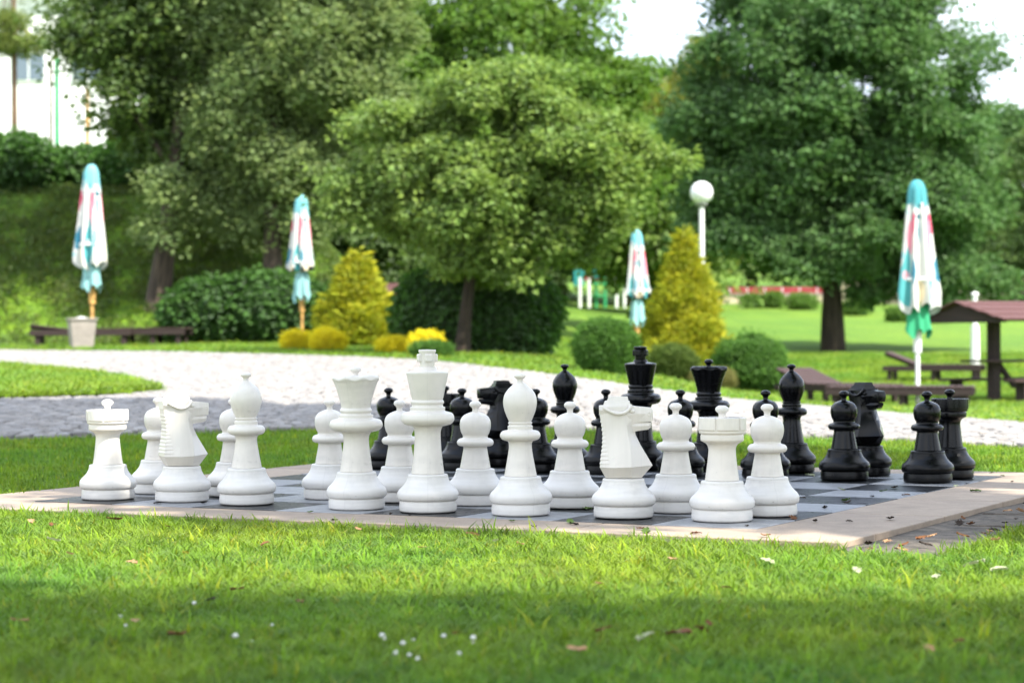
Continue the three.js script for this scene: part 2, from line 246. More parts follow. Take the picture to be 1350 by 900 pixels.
const merlonGeo = (() => { const l = []; const w = Math.PI * 2 / 6 - 0.1; l.push(latheSharp([[0.079, 0.312], [0.0832, 0.313], [0.0835, 0.316], [0.0835, 0.354], [0.0822, 0.3565], [0.072, 0.357], [0.07, 0.3555]], 12, 0.05, w)); for (const s of [0.05, 0.05 + w]) { const g = new THREE.BoxGeometry(0.0012, 0.044, 0.01); g.translate(0, 0.3345, 0.0785); g.rotateY(s); l.push(g); } return merge(l); })();
const queenCrown = (() => { // flared cup whose rim rises and falls in eight scallops
  const g = new THREE.LatheGeometry(new THREE.SplineCurve([[0.0545, 0.377], [0.0575, 0.395], [0.064, 0.42], [0.073, 0.449], [0.0835, 0.476]].map(([r, y]) => new THREE.Vector2(r, y))).getPoints(20), 64);
  const rim = new THREE.LatheGeometry([[0.0835, 0.476], [0.088, 0.481], [0.0885, 0.487], [0.083, 0.497], [0.077, 0.4985], [0.03, 0.4955], [0.012, 0.496]].map(([r, y]) => new THREE.Vector2(r, y)), 64);
  const p = rim.attributes.position; for (let i = 0; i < p.count; i++) { const x = p.getX(i), z = p.getZ(i), r = Math.hypot(x, z); if (r > 0.05) { const c = Math.cos(8 * Math.atan2(x, z)), k = 1 + 0.03 * c * sstep(0.076, 0.088, r); p.setXYZ(i, x * k, p.getY(i) + (r > 0.0865 ? 0.0045 * c : 0), z * k); } }
  rim.computeVertexNormals(); return merge([g, rim]);
})();
const kingCrown = merge([latheSharp([[0.0552, 0.41], [0.0575, 0.415], [0.077, 0.504], [0.0775, 0.5085], [0.0755, 0.512]], 64), latheSharp([[0.0755, 0.512], [0.036, 0.5195], [0.034, 0.521], [0.0335, 0.527], [0.0315, 0.529], [0.026, 0.5295]], 64)]);
const kingFinial = (() => { const l = [lathe([[0.0262, 0.529], [0.0272, 0.545], [0.0285, 0.575], [0.031, 0.5835]], 32), latheSharp([[0.031, 0.5835], [0.0318, 0.586], [0.0318, 0.591], [0.0305, 0.593], [0.0001, 0.594]], 32)]; for (let k = 0; k < 2; k++) { const g = new RoundedBoxGeometry(0.075, 0.03, 0.03, 3, 0.006); g.translate(0, 0.563, 0); g.rotateY(k * Math.PI / 2 + 0.2); l.push(g); } return merge(l); })();

// knight: facets seen on the real piece; +x is forward
function facets(rings, closeTop = true) {
  const pos = []; const tri = (a, b, c) => pos.push(...a, ...b, ...c);
  for (let k = 0; k < rings.length - 1; k++) { const A = rings[k], B = rings[k + 1], n = A.length; for (let i = 0; i < n; i++) { const j = (i + 1) % n; tri(A[i], A[j], B[j]); tri(A[i], B[j], B[i]); } }
  const cap = (R, flip) => { for (let i = 1; i < R.length - 1; i++) flip ? tri(R[0], R[i + 1], R[i]) : tri(R[0], R[i], R[i + 1]); };
  cap(rings[0], true); if (closeTop) cap(rings.at(-1), false);
  const g = new THREE.BufferGeometry(); g.setAttribute('position', new THREE.Float32BufferAttribute(pos, 3)); const uv = []; for (let i = 0; i < pos.length / 3; i++) uv.push(pos[i * 3] * 4 + 0.5, 0.4 + pos[i * 3 + 1]); g.setAttribute('uv', new THREE.Float32BufferAttribute(uv, 2)); return toCreasedNormals(mergeVertices(g, 1e-5), 0.55);
}
const ringY = (y, xb, xf, w, wb_, wf, xm = 0.0, dyF = 0) => [[xf, y + dyF, wf], [xm + 0.028, y + dyF * 0.4, w], [xm - 0.03, y, w], [xb, y, wb_], [xb, y, -wb_], [xm - 0.03, y, -w], [xm + 0.028, y + dyF * 0.4, -w], [xf, y + dyF, -wf]].reverse();
const knightNeck = facets([ringY(0.1405, -0.063, 0.063, 0.05, 0.026, 0.024), ringY(0.178, -0.083, 0.102, 0.08, 0.046, 0.01, 0, 0.006), ringY(0.215, -0.079, 0.084, 0.071, 0.043, 0.006), ringY(0.255, -0.074, 0.06, 0.058, 0.038, 0.004, -0.004), ringY(0.292, -0.073, 0.042, 0.049, 0.034, 0.006, -0.012), ringY(0.325, -0.077, 0.04, 0.046, 0.033, 0.014, -0.016), ringY(0.362, -0.084, 0.04, 0.047, 0.034, 0.03, -0.02), ringY(0.39, -0.086, 0.035, 0.046, 0.036, 0.034, -0.02)]);
// mane: ribs stepping up the back of the neck and round onto its rear flanks
const nx = curve([[0.178, -0.083], [0.215, -0.079], [0.255, -0.074], [0.292, -0.073], [0.325, -0.077], [0.362, -0.084]]), nw = curve([[0.178, 0.08], [0.215, 0.071], [0.255, 0.058], [0.292, 0.049], [0.325, 0.046], [0.362, 0.047]]), nb = curve([[0.178, 0.046], [0.215, 0.043], [0.255, 0.038], [0.292, 0.034], [0.362, 0.034]]), nm = curve([[0.215, 0], [0.255, -0.004], [0.292, -0.012], [0.325, -0.016], [0.362, -0.02]]);
const maneRibs = Array.from({ length: 11 }, (_, k) => {
  const y = 0.19 + k * 0.0145, reach = lerp(0.6, 0.1, k / 10);
  const ring = (yy, o) => { const xb = nx(yy), wb_ = nb(yy), xs = lerp(xb, nm(yy) - 0.03, reach), ws = lerp(wb_, nw(yy), reach); return [[xs, yy, ws + o * 0.3], [xb - o, yy, wb_ + o * 0.7], [xb - o, yy, -wb_ - o * 0.7], [xs, yy, -ws - o * 0.3]].reverse(); };
  return facets([ring(y - 0.0015, -0.002), ring(y, 0.002), ring(y + 0.004, 0.0016), ring(y + 0.0125, -0.002)]);
});
const ringX = (x, y0, y1, w0, w1) => [[x, y0, w0], [x, y0, -w0], [x, (y0 * 0.45 + y1 * 0.55), -w1], [x, y1, -w1 * 0.8], [x, y1, w1 * 0.8], [x, (y0 * 0.45 + y1 * 0.55), w1]].reverse();
const knightSkull = facets([ringX(-0.086, 0.362, 0.394, 0.034, 0.042), ringX(-0.03, 0.33, 0.398, 0.036, 0.05), ringX(0.02, 0.318, 0.396, 0.03, 0.045), ringX(0.048, 0.335, 0.391, 0.024, 0.034), ringX(0.078, 0.337, 0.389, 0.024, 0.03), ringX(0.1, 0.338, 0.386, 0.022, 0.0285), ringX(0.1035, 0.345, 0.379, 0.015, 0.02)]);
const knightJaw = facets([ringX(0.015, 0.298, 0.342, 0.024, 0.032), ringX(0.055, 0.306, 0.336, 0.018, 0.0245), ringX(0.086, 0.31, 0.3355, 0.016, 0.023), ringX(0.096, 0.317, 0.3345, 0.011, 0.017)]);
const knightCap = facets([[[0.024, 0.394, 0.036], [0.024, 0.394, -0.036], [-0.072, 0.394, -0.036], [-0.072, 0.394, 0.036]].reverse(), [[0.021, 0.41, 0.03], [0.021, 0.41, -0.03], [-0.066, 0.41, -0.03], [-0.066, 0.41, 0.03]].reverse(), [[0.017, 0.411, 0.027], [0.017, 0.411, -0.027], [-0.06, 0.411, -0.027], [-0.06, 0.411, 0.027]].reverse(), [[0.014, 0.426, 0.023], [0.014, 0.426, -0.023], [-0.05, 0.426, -0.023], [-0.05, 0.426, 0.023]].reverse()]);
const knightEar = (() => { const c = new THREE.CatmullRomCurve3([[-0.07, 0.388, 0.046], [-0.05, 0.376, 0.052], [-0.02, 0.366, 0.053], [0.008, 0.372, 0.05], [0.022, 0.387, 0.044], [0.024, 0.396, 0.036]].map((p) => new THREE.Vector3(...p))); return new THREE.TubeGeometry(c, 20, 0.0065, 6); })();
const knightEye = (() => { const g = new THREE.SphereGeometry(0.0085, 12, 8); g.scale(1.2, 0.9, 0.6); g.translate(0.03, 0.375, 0.041); return g; })();
const nostril = (() => { const g = new THREE.TorusGeometry(0.006, 0.0022, 6, 12); g.translate(0.09, 0.366, 0.0275); return g; })();
const flip = (g) => { const q = g.clone(); q.scale(1, 1, -1); if (q.index) { const a = q.index.array; for (let i = 0; i < a.length; i += 3) [a[i], a[i + 1]] = [a[i + 1], a[i]]; } return q; };
const mouthLine = box(0.03, 0.0025, 0.0405, 0.083, 0.3335, 0);

function piece(kind, white, label, x, z, turn = 0) {
  const lo = white ? M.white : M.black, up = white ? M.whiteUpper : M.blackUpper;
  const o = thing((white ? 'white_' : 'black_') + kind, label, 'chess piece', [x, 0.001, z], turn, (white ? 'white' : 'black') + ' chess pieces on the board');
  o.rotation.x = 0.008 * Math.sin(x * 37 + z * 11); o.rotation.z = 0.008 * Math.cos(x * 23 - z * 17);
  part('base', baseGeo, lo, o);
  if (kind === 'knight') {
    part('neck', knightNeck, up, o);
    const mane = new THREE.Group(); mane.name = 'mane'; o.add(mane);
    for (const g of maneRibs) part('mane_rib', g, up, mane);
    const h = part('head', knightSkull, up, o); part('jaw', knightJaw, up, o); part('forelock_cap', knightCap, up, o);
    part('ear', knightEar, up, h); part('ear', flip(knightEar), up, h); part('eye', knightEye, up, h); part('eye', flip(knightEye), up, h); part('nostril', nostril, up, h); part('nostril', flip(nostril), up, h);
    return o;
  }
  part('body', bodies[kind], up, o);
  if (kind === 'pawn') { part('head', headGeo.pawn, up, o); part('knob', knobGeo(0.352, 0.0222, 0.044), up, o); }
  if (kind === 'bishop') { part('mitre', headGeo.bishop, up, o); part('knob', knobGeo(0.474, 0.0205, 0.034), up, o); }
  if (kind === 'rook') { const h = part('turret', rookHead, up, o); for (let k = 0; k < 6; k++) part('merlon', merlonGeo, up, h).rotation.y = k * Math.PI / 3; part('knob', knobGeo(0.354, 0.0232, 0.044), up, o); }
  if (kind === 'queen') { part('crown', queenCrown, up, o); part('knob', knobGeo(0.494, 0.0205, 0.038), up, o); }
  if (kind === 'king') { part('crown', kingCrown, up, o); part('cross_finial', kingFinial, up, o); }
  return o;
}
// centre pixel and front-edge pixel of each base; depth from the board plane
function stand(pxc, pyb) { const [, b] = dir(pxc, pyb), d = EYE / -b + 0.105, x = dir(pxc, 640)[0] * d; return [x, -d]; }
const grid = (f, k) => bw((f - 3.5) * SQ, (k - 3.5) * SQ);
const F = ["rook on the queen's wing", "knight on the queen's wing", "bishop on the queen's wing", 'queen', 'king', "bishop on the king's wing", "knight on the king's wing", "rook on the king's wing"];
const kinds = ['rook', 'knight', 'bishop', 'queen', 'king', 'bishop', 'knight', 'rook'];
const whereBack = ['at the board corner beside the knight that shows its ribbed mane', 'turned to show its ribbed mane beside the bishop', 'standing between the knight with ribbed mane and the queen', 'with scalloped crown beside the king', 'with cross finial, tallest white piece', 'standing between the king and a side-on knight', 'seen in profile between the bishop and corner rook', 'at the board corner beside the knight in profile'];
const pawnOf = ['rook next to the ribbed-mane knight', 'ribbed-mane knight', 'bishop beside the queen', 'queen', 'king', 'bishop beside the king', 'knight in profile', 'rook next to the knight in profile'];
const backW = [[142, 660.4], [239.5, 663], [325, 667], [470, 673.4], [564, 677.7], [686.5, 681.8], [822, 685.4], [952, 690]];
const pawnW = [[209, 652.3], [309, 656], [435, 659.5], [527.5, 664], [626.4, 668.2], [751, 672], [891.5, 678], [1012, 682.7]];
backW.forEach(([a, b], i) => { const [x, z] = stand(a, b); piece(kinds[i], true, 'white plastic ' + kinds[i] + ' ' + whereBack[i], x, z, i === 1 ? 0.42 : i === 6 ? -0.06 : 0.4 * i); });
pawnW.forEach(([a, b], i) => { const [x, z] = stand(a, b); piece('pawn', true, 'white plastic pawn directly ahead of the white ' + pawnOf[i], x, z, i * 0.7); });
const kindsB = ['rook', 'knight', 'bishop', 'king', 'queen', 'bishop', 'knight', 'rook'];
const whereB = ['mostly hidden behind the white king', 'with muzzle turned toward the hidden black rook', 'standing between a black knight and the black king', 'with cross finial, tallest black piece', 'with scalloped crown beside the black king', 'beside the black queen at the open side', 'facing out between the black bishop and corner rook', 'at the board corner toward the wooden loungers'];
const pawnB = ['hidden corner rook', 'knight whose muzzle points to the hidden rook', 'bishop next to the black king', 'king', 'queen', 'bishop next to the black queen', 'knight facing out beside the corner rook', 'corner rook toward the loungers'];
const backBx = [587, 657, 745.6, 845.5, 934.5, 1046.4, 1142, 1249], pawnBx = [513, 609.5, 706, 799, 897, 1009, 1113.5, 1223.5];
backBx.forEach((a, i) => { const g = grid(i, 7), x = dir(a, 560)[0] * -g[1]; piece(kindsB[i], false, 'black plastic ' + kindsB[i] + ' ' + whereB[i], x, g[1] + [0, 0, 0, 0, 0, -0.06, 0.03, 0.06][i], i === 1 ? Math.PI + 0.3 : i === 6 ? -1.0 : 0.3 * i); });
pawnBx.forEach((a, i) => { const g = grid(i, 6), x = dir(a, 560)[0] * -g[1]; piece('pawn', false, 'black plastic pawn directly ahead of the black ' + pawnB[i], x, g[1], 0.5 * i); });

// ------------------------------------------------------------------ plants: builders
function taper(pts, radii, seg = 8, uvk = 1) {
  const c = new THREE.CatmullRomCurve3(pts.map((p) => new THREE.Vector3(...p))), n = Math.max(6, pts.length * 3), fr = c.computeFrenetFrames(n), pos = [], uv = [], idx = [];
  for (let i = 0; i <= n; i++) {
    const t = i / n, p = c.getPointAt(t), f = t * (radii.length - 1), k = Math.min(radii.length - 2, Math.floor(f)), r = lerp(radii[k], radii[k + 1], f - k);
    for (let j = 0; j <= seg; j++) { const a = j / seg * Math.PI * 2, w = r * (1 + 0.09 * Math.sin(3 * a + i * 0.4) + 0.05 * Math.sin(5 * a - i)); pos.push(p.x + w * (Math.cos(a) * fr.normals[i].x + Math.sin(a) * fr.binormals[i].x), p.y + w * (Math.cos(a) * fr.normals[i].y + Math.sin(a) * fr.binormals[i].y), p.z + w * (Math.cos(a) * fr.normals[i].z + Math.sin(a) * fr.binormals[i].z)); uv.push(j / seg * uvk, t * c.getLength() * 0.6); }
  }
  for (let i = 0; i < n; i++) for (let j = 0; j < seg; j++) { const a = i * (seg + 1) + j, b = a + 1, d = a + seg + 1, e = d + 1; idx.push(a, b, d, b, e, d); }
  const g = new THREE.BufferGeometry(); g.setAttribute('position', new THREE.Float32BufferAttribute(pos, 3)); g.setAttribute('uv', new THREE.Float32BufferAttribute(uv, 2)); g.setIndex(idx); g.computeVertexNormals(); return g;
}
// a sprig of leaves: folded diamonds round a short twig
function sprig(seed, n, R, L, W, droop = 0.3, flat = 0.6) {
  const r = rng(seed), pos = []; const v = new THREE.Vector3(), q = new THREE.Quaternion(), e = new THREE.Euler();
  for (let i = 0; i < n; i++) {
    const a = r() * 6.283, rr = R * Math.sqrt(r()), o = [Math.cos(a) * rr, (r() - 0.5) * 2 * R * flat, Math.sin(a) * rr];
    q.setFromEuler(e.set((r() - 0.5) * 1.3, -a + (r() - 0.5) * 1.6, -droop + (r() - 0.5) * 1.0, 'YXZ'));
    const l = L * (0.7 + r() * 0.6), w = W * (0.7 + r() * 0.6), f = w * 0.25, P = [[0, 0, 0], [l * 0.45, f, w / 2], [l, -l * 0.12, 0], [l * 0.45, f, -w / 2]].map((p) => { v.set(...p).applyQuaternion(q); return [v.x + o[0], v.y + o[1], v.z + o[2]]; });
    pos.push(...P[0], ...P[1], ...P[2], ...P[0], ...P[2], ...P[3]);
  }
  const g = new THREE.BufferGeometry(); g.setAttribute('position', new THREE.Float32BufferAttribute(pos, 3)); g.computeVertexNormals(); return g;
}
function foliage(name, parent, points, geo, mat, seed, size, tint, upright = 0) {
  const r = rng(seed), im = new THREE.InstancedMesh(geo, mat, points.length), o = new THREE.Object3D(), c = new THREE.Color();
  points.forEach((p, i) => {
    o.position.set(p[0], p[1], p[2]); o.rotation.set((r() - 0.5) * (upright ? 0.5 : 0.95), r() * 6.283, (r() - 0.5) * (upright ? 0.5 : 0.95)); const s = size * (0.7 + r() * 0.6); o.scale.set(s, s * (upright || 1), s); o.updateMatrix(); im.setMatrixAt(i, o.matrix);
    const k = 0.85 + 0.3 * r(), t = tint(p, r);   // chance alone, not place, sets each sprig's colour
    c.setRGB(k * t[0], k * t[1], k * t[2]); im.setColorAt(i, c);
  });
  im.name = name; im.userData.kind = 'stuff'; parent.add(im); return im;
}
// points of a crown: boughs spread through the lobes, sprigs spread round the boughs
function crownPoints(lobes, n, boughs, br, seed, flat = 0.55) {
  const r = rng(seed), vol = lobes.map((l) => l[3] * l[4] * l[5]), tot = vol.reduce((a, b) => a + b, 0), out = [], hubs = [];
  lobes.forEach((l, k) => {
    const nb = Math.max(3, Math.round(boughs * vol[k] / tot)), np = Math.round(n * vol[k] / tot / nb);
    for (let b = 0; b < nb; b++) {
      let x, y, z, q; do { x = r() * 2 - 1; y = r() * 2 - 1; z = r() * 2 - 1; q = Math.hypot(x, y, z); } while (q > 1 || q < 0.1);
      const s = Math.pow(q, 0.45) / q * (0.86 + 0.22 * r()), c = [l[0] + x * s * l[3], l[1] + y * s * l[4], l[2] + z * s * l[5]], rad = br * (0.6 + r() * 0.8); hubs.push(c);
      for (let i = 0; i < np; i++) { const g = () => (r() + r() + r() - 1.5) * 1.15; out.push([c[0] + g() * rad, c[1] + g() * rad * flat - 0.1 * rad, c[2] + g() * rad]); }
    }
  });
  return [out, hubs];
}
const SPR = { broad: [1, 2, 3].map((s) => sprig(s, 12, 0.2, 0.13, 0.085, 0.35)), round: sprig(9, 12, 0.17, 0.09, 0.085, 0.2), small: sprig(14, 14, 0.14, 0.075, 0.04, 0.1), fine: sprig(21, 18, 0.09, 0.06, 0.016, -0.6, 1), spray: sprig(27, 14, 0.12, 0.14, 0.05, -0.9, 0.8) };
function tree(name, label, pos, o, group) {
  const t = thing(name, label, 'tree', pos, 0, group), r = rng(o.seed);
  const H = o.trunkH, top = o.lean ?? [0, 0];
  const trunkPts = [[0, -0.25, 0], [top[0] * 0.3, H * 0.3, top[1] * 0.3], [top[0] * 0.6 + (r() - 0.5) * 0.15, H * 0.65, top[1] * 0.6], [top[0], H, top[1]]];
  part('trunk', taper(trunkPts, [o.trunkR * 1.45, o.trunkR, o.trunkR * 0.86, o.trunkR * 0.62, o.trunkR * 0.25], 10, 2), o.bark ?? M.bark, t);
  const [pts, hubs] = crownPoints(o.lobes, o.n, o.boughs, o.br, o.seed + 1, o.flat);
  const nl = o.limbs ?? 9; const ends = hubs.filter((_, i) => i % Math.max(1, Math.floor(hubs.length / nl)) === 0).slice(0, nl);
  for (const e of ends) { const f = 0.4 + 0.55 * r(), s = [lerp(0, top[0], f), H * f, lerp(0, top[1], f)]; const m = [lerp(s[0], e[0], 0.5), lerp(s[1], e[1], 0.5) + 0.25 * (r() - 0.2), lerp(s[2], e[2], 0.5)]; part('limb', taper([s, m, e], [o.trunkR * 0.42, o.trunkR * 0.26, o.trunkR * 0.07], 6), o.bark ?? M.bark, t); }
  foliage('crown', t, pts, o.geo ?? SPR.broad[o.seed % 3], o.mat, o.seed + 2, o.size ?? 1, (_, q) => { const y = q() * (o.warm ?? 0.15); return [1 + y * 1.5, 1 + y * 0.6, 1 - y]; });
  return t;
}
function shrub(name, label, pos, o, group) {
  const t = thing(name, label, o.category ?? 'shrub', pos, 0, group), r = rng(o.seed), pts = [];
  for (let k = 0; k < (o.stems ?? 5); k++) { const a = r() * 6.28; part('stem', taper([[0, -0.05, 0], [Math.cos(a) * o.rx * 0.2, o.h * 0.3, Math.sin(a) * o.rx * 0.2], [Math.cos(a) * o.rx * 0.4, o.h * 0.65, Math.sin(a) * o.rx * 0.4]], [0.03, 0.02, 0.008], 5), M.bark, t); }
  for (let i = 0; i < o.n; i++) {
    let y, rad; const a = r() * 6.283;
    if (o.cone) { y = 1 - Math.sqrt(r()); rad = o.rx * (Math.pow(1 - y, 0.9)) * (0.35 + 0.65 * Math.sqrt(r())) * (1 + 0.16 * Math.sin(a * 3 + y * 14) + 0.12 * Math.sin(a * 7 - y * 25) + 0.3 * (r() - 0.5) * r() + 0.2 * perlin.noise(Math.cos(a) * 2.5, y * 7, Math.sin(a) * 2.5)); if (y < 0.05) rad *= 0.8; y = 0.03 + y * 0.97; }
    else { let x, yy, z, q; do { x = r() * 2 - 1; yy = r() * 2 - 1; z = r() * 2 - 1; q = Math.hypot(x, yy, z); } while (q > 1 || q < 0.35); const s = Math.pow(q, 0.4) / q * (1 + (o.lump ?? 0.12) * perlin.noise(x * 2.6 + o.seed, yy * 2.6, z * 2.6) * 2); const py = 0.48 + 0.5 * yy * s; pts.push([x * s * o.rx, Math.max(0.02, py * o.h), z * s * o.rx * (o.depthRatio ?? 1)]); continue; }
    pts.push([Math.cos(a) * rad, y * o.h, Math.sin(a) * rad]);
  }
  foliage('foliage', t, pts, o.geo ?? SPR.small, o.mat, o.seed + 5, o.size ?? 1, o.tint ?? ((_, q) => { const y = q() * 0.2; return [1 + y, 1 + y * 0.5, 1 - y]; }), o.cone ? 1.15 : 0);
  return t;
}

// ------------------------------------------------------------------ trees in view
const LM = { dark: leafMat(0.075, 0.14, 0.026), silver: leafMat(0.19, 0.275, 0.095), plum: leafMat(0.165, 0.27, 0.055), lime: leafMat(0.115, 0.235, 0.028), maple: leafMat(0.085, 0.185, 0.05), larch: leafMat(0.2, 0.25, 0.04), hedge: leafMat(0.05, 0.135, 0.018), thuja: leafMat(0.4, 0.39, 0.02, 0.35), yellow: leafMat(0.72, 0.66, 0.02, 0.35), globe: leafMat(0.085, 0.2, 0.03, 0.35), spruce: leafMat(0.2, 0.27, 0.07, 0.2) };
const S = (px, d) => px * d / FPX;                                       // pixels to metres at depth d
function lobesFrom(base, d, list) { return list.map(([px, py, rx, ry, rz = rx, dz = 0]) => { const p = at(px, py, d); return [p[0] - base[0], p[1] - base[1], -dz, S(rx, d), S(ry, d), S(rz, d)]; }); }
{
  let b = onGround(205, 39.8);
  tree('dark_tree', 'tall dark broadleaf tree with leaning trunk on the bank above the lounger', b, { seed: 101, trunkH: 5.2, trunkR: 0.17, lean: [0.9, 0], mat: LM.dark, n: 7500, boughs: 95, br: 0.48, flat: 0.55, size: 0.95, lobes: lobesFrom(b, 38.5, [[215, 85, 110, 95, 90, 0.9], [140, 45, 70, 50, 60, 0.5], [88, 48, 42, 34, 30, 0.2], [70, 8, 40, 18, 30], [170, 115, 45, 32], [225, 195, 60, 36, 50, 0.8], [300, 150, 60, 60, 50, 1.2], [230, -40, 150, 80, 90, 0.6]]), warm: 0.25 }, 'trees on the bank');
  b = onGround(360, 39.4);
  tree('silver_green_tree', 'tall grey-green leaved tree with straight trunk behind the dark shrub', b, { seed: 112, trunkH: 6.2, trunkR: 0.16, mat: LM.silver, n: 12000, boughs: 130, br: 0.42, flat: 0.7, geo: SPR.round, size: 0.92, lobes: lobesFrom(b, 39.4, [[290, 150, 60, 48], [235, 285, 48, 28], [390, 300, 50, 22], [400, 60, 130, 110, 100], [370, 170, 110, 80, 90], [300, 90, 70, 80], [470, 170, 70, 80], [285, 255, 60, 48], [440, 250, 50, 50], [400, -50, 140, 80]]) }, 'trees on the bank');
  b = onGround(313, 42.5);
  tree('red_bark_tree', 'reddish trunked tree with small drooping leaves beside the grey-green tree', b, { seed: 123, trunkH: 3.4, trunkR: 0.12, bark: M.barkRed, mat: LM.silver, n: 2600, boughs: 50, br: 0.45, geo: SPR.small, size: 1.3, lobes: lobesFrom(b, 42, [[270, 262, 50, 36], [330, 200, 60, 45], [248, 292, 45, 34]]) }, 'trees on the bank');
  b = hit(606, 468); const d3 = -b[2];
  tree('spreading_tree', 'small spreading tree with dark slanting trunk on the lawn edge by the drive', b, { seed: 134, trunkH: S(200, d3), trunkR: S(9, d3), bark: M.darkBark, lean: [S(30, d3), 0], mat: LM.plum, n: 11000, boughs: 150, br: 0.27, flat: 0.55, size: 0.66, limbs: 14, lobes: lobesFrom(b, d3, [[640, 165, 95, 62, 90], [560, 215, 85, 60, 80], [730, 205, 85, 62, 80], [640, 265, 130, 60, 110], [785, 240, 60, 50, 70], [490, 205, 55, 36], [462, 250, 40, 34], [555, 282, 55, 28, 80], [700, 335, 80, 30, 80], [590, 120, 60, 34], [705, 125, 62, 36], [800, 175, 50, 34], [765, 305, 55, 36], [640, 345, 60, 22], [520, 150, 50, 30], [850, 215, 36, 30]]), warm: 0.2 }, undefined);
  b = hit(1097, 462); const d5 = -b[2];
  tree('big_maple', 'massive dark green tree with broad low crown on the open lawn', b, { seed: 145, trunkH: S(330, d5), trunkR: S(12.5, d5), bark: M.darkBark, mat: LM.maple, n: 17000, boughs: 210, br: 0.55, flat: 0.6, size: 0.95, limbs: 18, geo: SPR.broad[1], lobes: lobesFrom(b, d5, [[1100, 110, 170, 130, 150], [1010, 210, 120, 110, 110], [1200, 220, 120, 110, 110], [1100, 285, 180, 70, 150], [965, 290, 70, 62], [1270, 325, 75, 85], [1190, 330, 80, 70], [1090, -20, 140, 90], [1290, 190, 45, 90], [960, 90, 50, 60], [1230, 60, 70, 80]]) }, undefined);
  b = onGround(700, 56);
  tree('lime_tree', 'tall bright green lime tree rising behind the spreading tree', b, { seed: 156, trunkH: 9, trunkR: 0.25, mat: LM.lime, n: 8000, boughs: 110, br: 0.72, flat: 0.6, size: 1.3, lobes: lobesFrom(b, 56, [[660, 60, 130, 90, 100], [770, 110, 90, 80], [600, 130, 90, 80], [720, -10, 70, 60], [560, 20, 70, 70], [820, 150, 55, 70], [700, 220, 160, 80]]), warm: 0.25 }, undefined);
  b = onGround(925, 75);
  tree('yellow_green_tree', 'pale yellow-green tree seen in the gap behind the lamp', b, { seed: 167, trunkH: 8.5, trunkR: 0.2, mat: LM.larch, n: 4000, boughs: 110, br: 0.7, geo: SPR.small, size: 2.2, lobes: lobesFrom(b, 75, [[915, 140, 45, 60], [900, 230, 55, 60], [940, 90, 25, 40], [900, 310, 60, 40]]), warm: 0.3 }, undefined);
  // the wood beyond the lawn: each tree on its own trunk
  const WHERE = ['behind the spreading tree', 'behind the grey-green tree', 'between the bank and the building', 'behind the play frame', 'behind the globe lamp', 'directly behind the dark leafy shrubs', 'behind the climbing posts', 'behind the red barrier', 'above the beige wall', 'beyond the picnic shelter', 'past the end of the beige wall', 'behind the massive dark tree', 'above the dark picnic roof', 'behind the golden thuja', 'between lamp and play frame'];
  const far = [[540, 68, 200, 130, 140, 'silver'], [400, 66, 210, 140, 150, 'lime'], [340, 62, 250, 90, 70, 'dark'], [830, 82, 220, 90, 110, 'dark'], [880, 88, 270, 90, 80, 'maple'], [640, 78, 250, 150, 110, 'dark'], [740, 86, 260, 120, 90, 'hedge'], [990, 92, 240, 110, 110, 'dark'], [1180, 95, 290, 130, 90, 'maple'], [1300, 90, 250, 90, 110, 'maple'], [1390, 80, 300, 80, 130, 'dark'], [1080, 98, 280, 120, 90, 'hedge'], [520, 52, 300, 55, 70, 'lime'], [455, 50, 300, 60, 70, 'dark'], [868, 62, 265, 62, 95, 'plum']];
  far.forEach(([px, d, py, rx, ry, m], i) => { const c = onGround(px, d); const cy = at(px, py, d)[1] - c[1];
    tree('woodland_tree', ['rounded', 'tall', 'broad', 'dense'][i % 4] + ' ' + { dark: 'dark green', silver: 'grey-green', plum: 'olive green', lime: 'fresh green', maple: 'deep green', hedge: 'blackish green' }[m] + ' tree in the wood ' + WHERE[i], c, { seed: 200 + i * 7, trunkH: Math.max(2, cy), trunkR: 0.18, mat: LM[m], n: 3200, boughs: 52, br: 0.8, flat: 0.6, size: 1.8, limbs: 5, lobes: [[0, cy, 0, S(rx, d), S(ry, d), S(rx, d) * 0.7], [S(rx, d) * 0.4, cy - S(ry, d) * 0.6, 0.5, S(rx, d) * 0.7, S(ry, d) * 0.5, S(rx, d) * 0.5], [-S(rx, d) * 0.4, cy - S(ry, d) * 0.5, 0.5, S(rx, d) * 0.7, S(ry, d) * 0.5, S(rx, d) * 0.5]] }, 'trees of the wood beyond the lawn'); });
  b = onGround(20, 45);
  tree('young_spruce', 'slim conifer with pale bare trunk and yellow-green tips beside the white building', b, { seed: 301, trunkH: 6.2, trunkR: 0.06, bark: M.paleBark, mat: LM.spruce, n: 260, boughs: 14, br: 0.2, geo: SPR.fine, size: 2.1, limbs: 6, lobes: lobesFrom(b, 45, [[16, 62, 40, 9, 16], [2, 34, 20, 8]]) }, undefined);
}
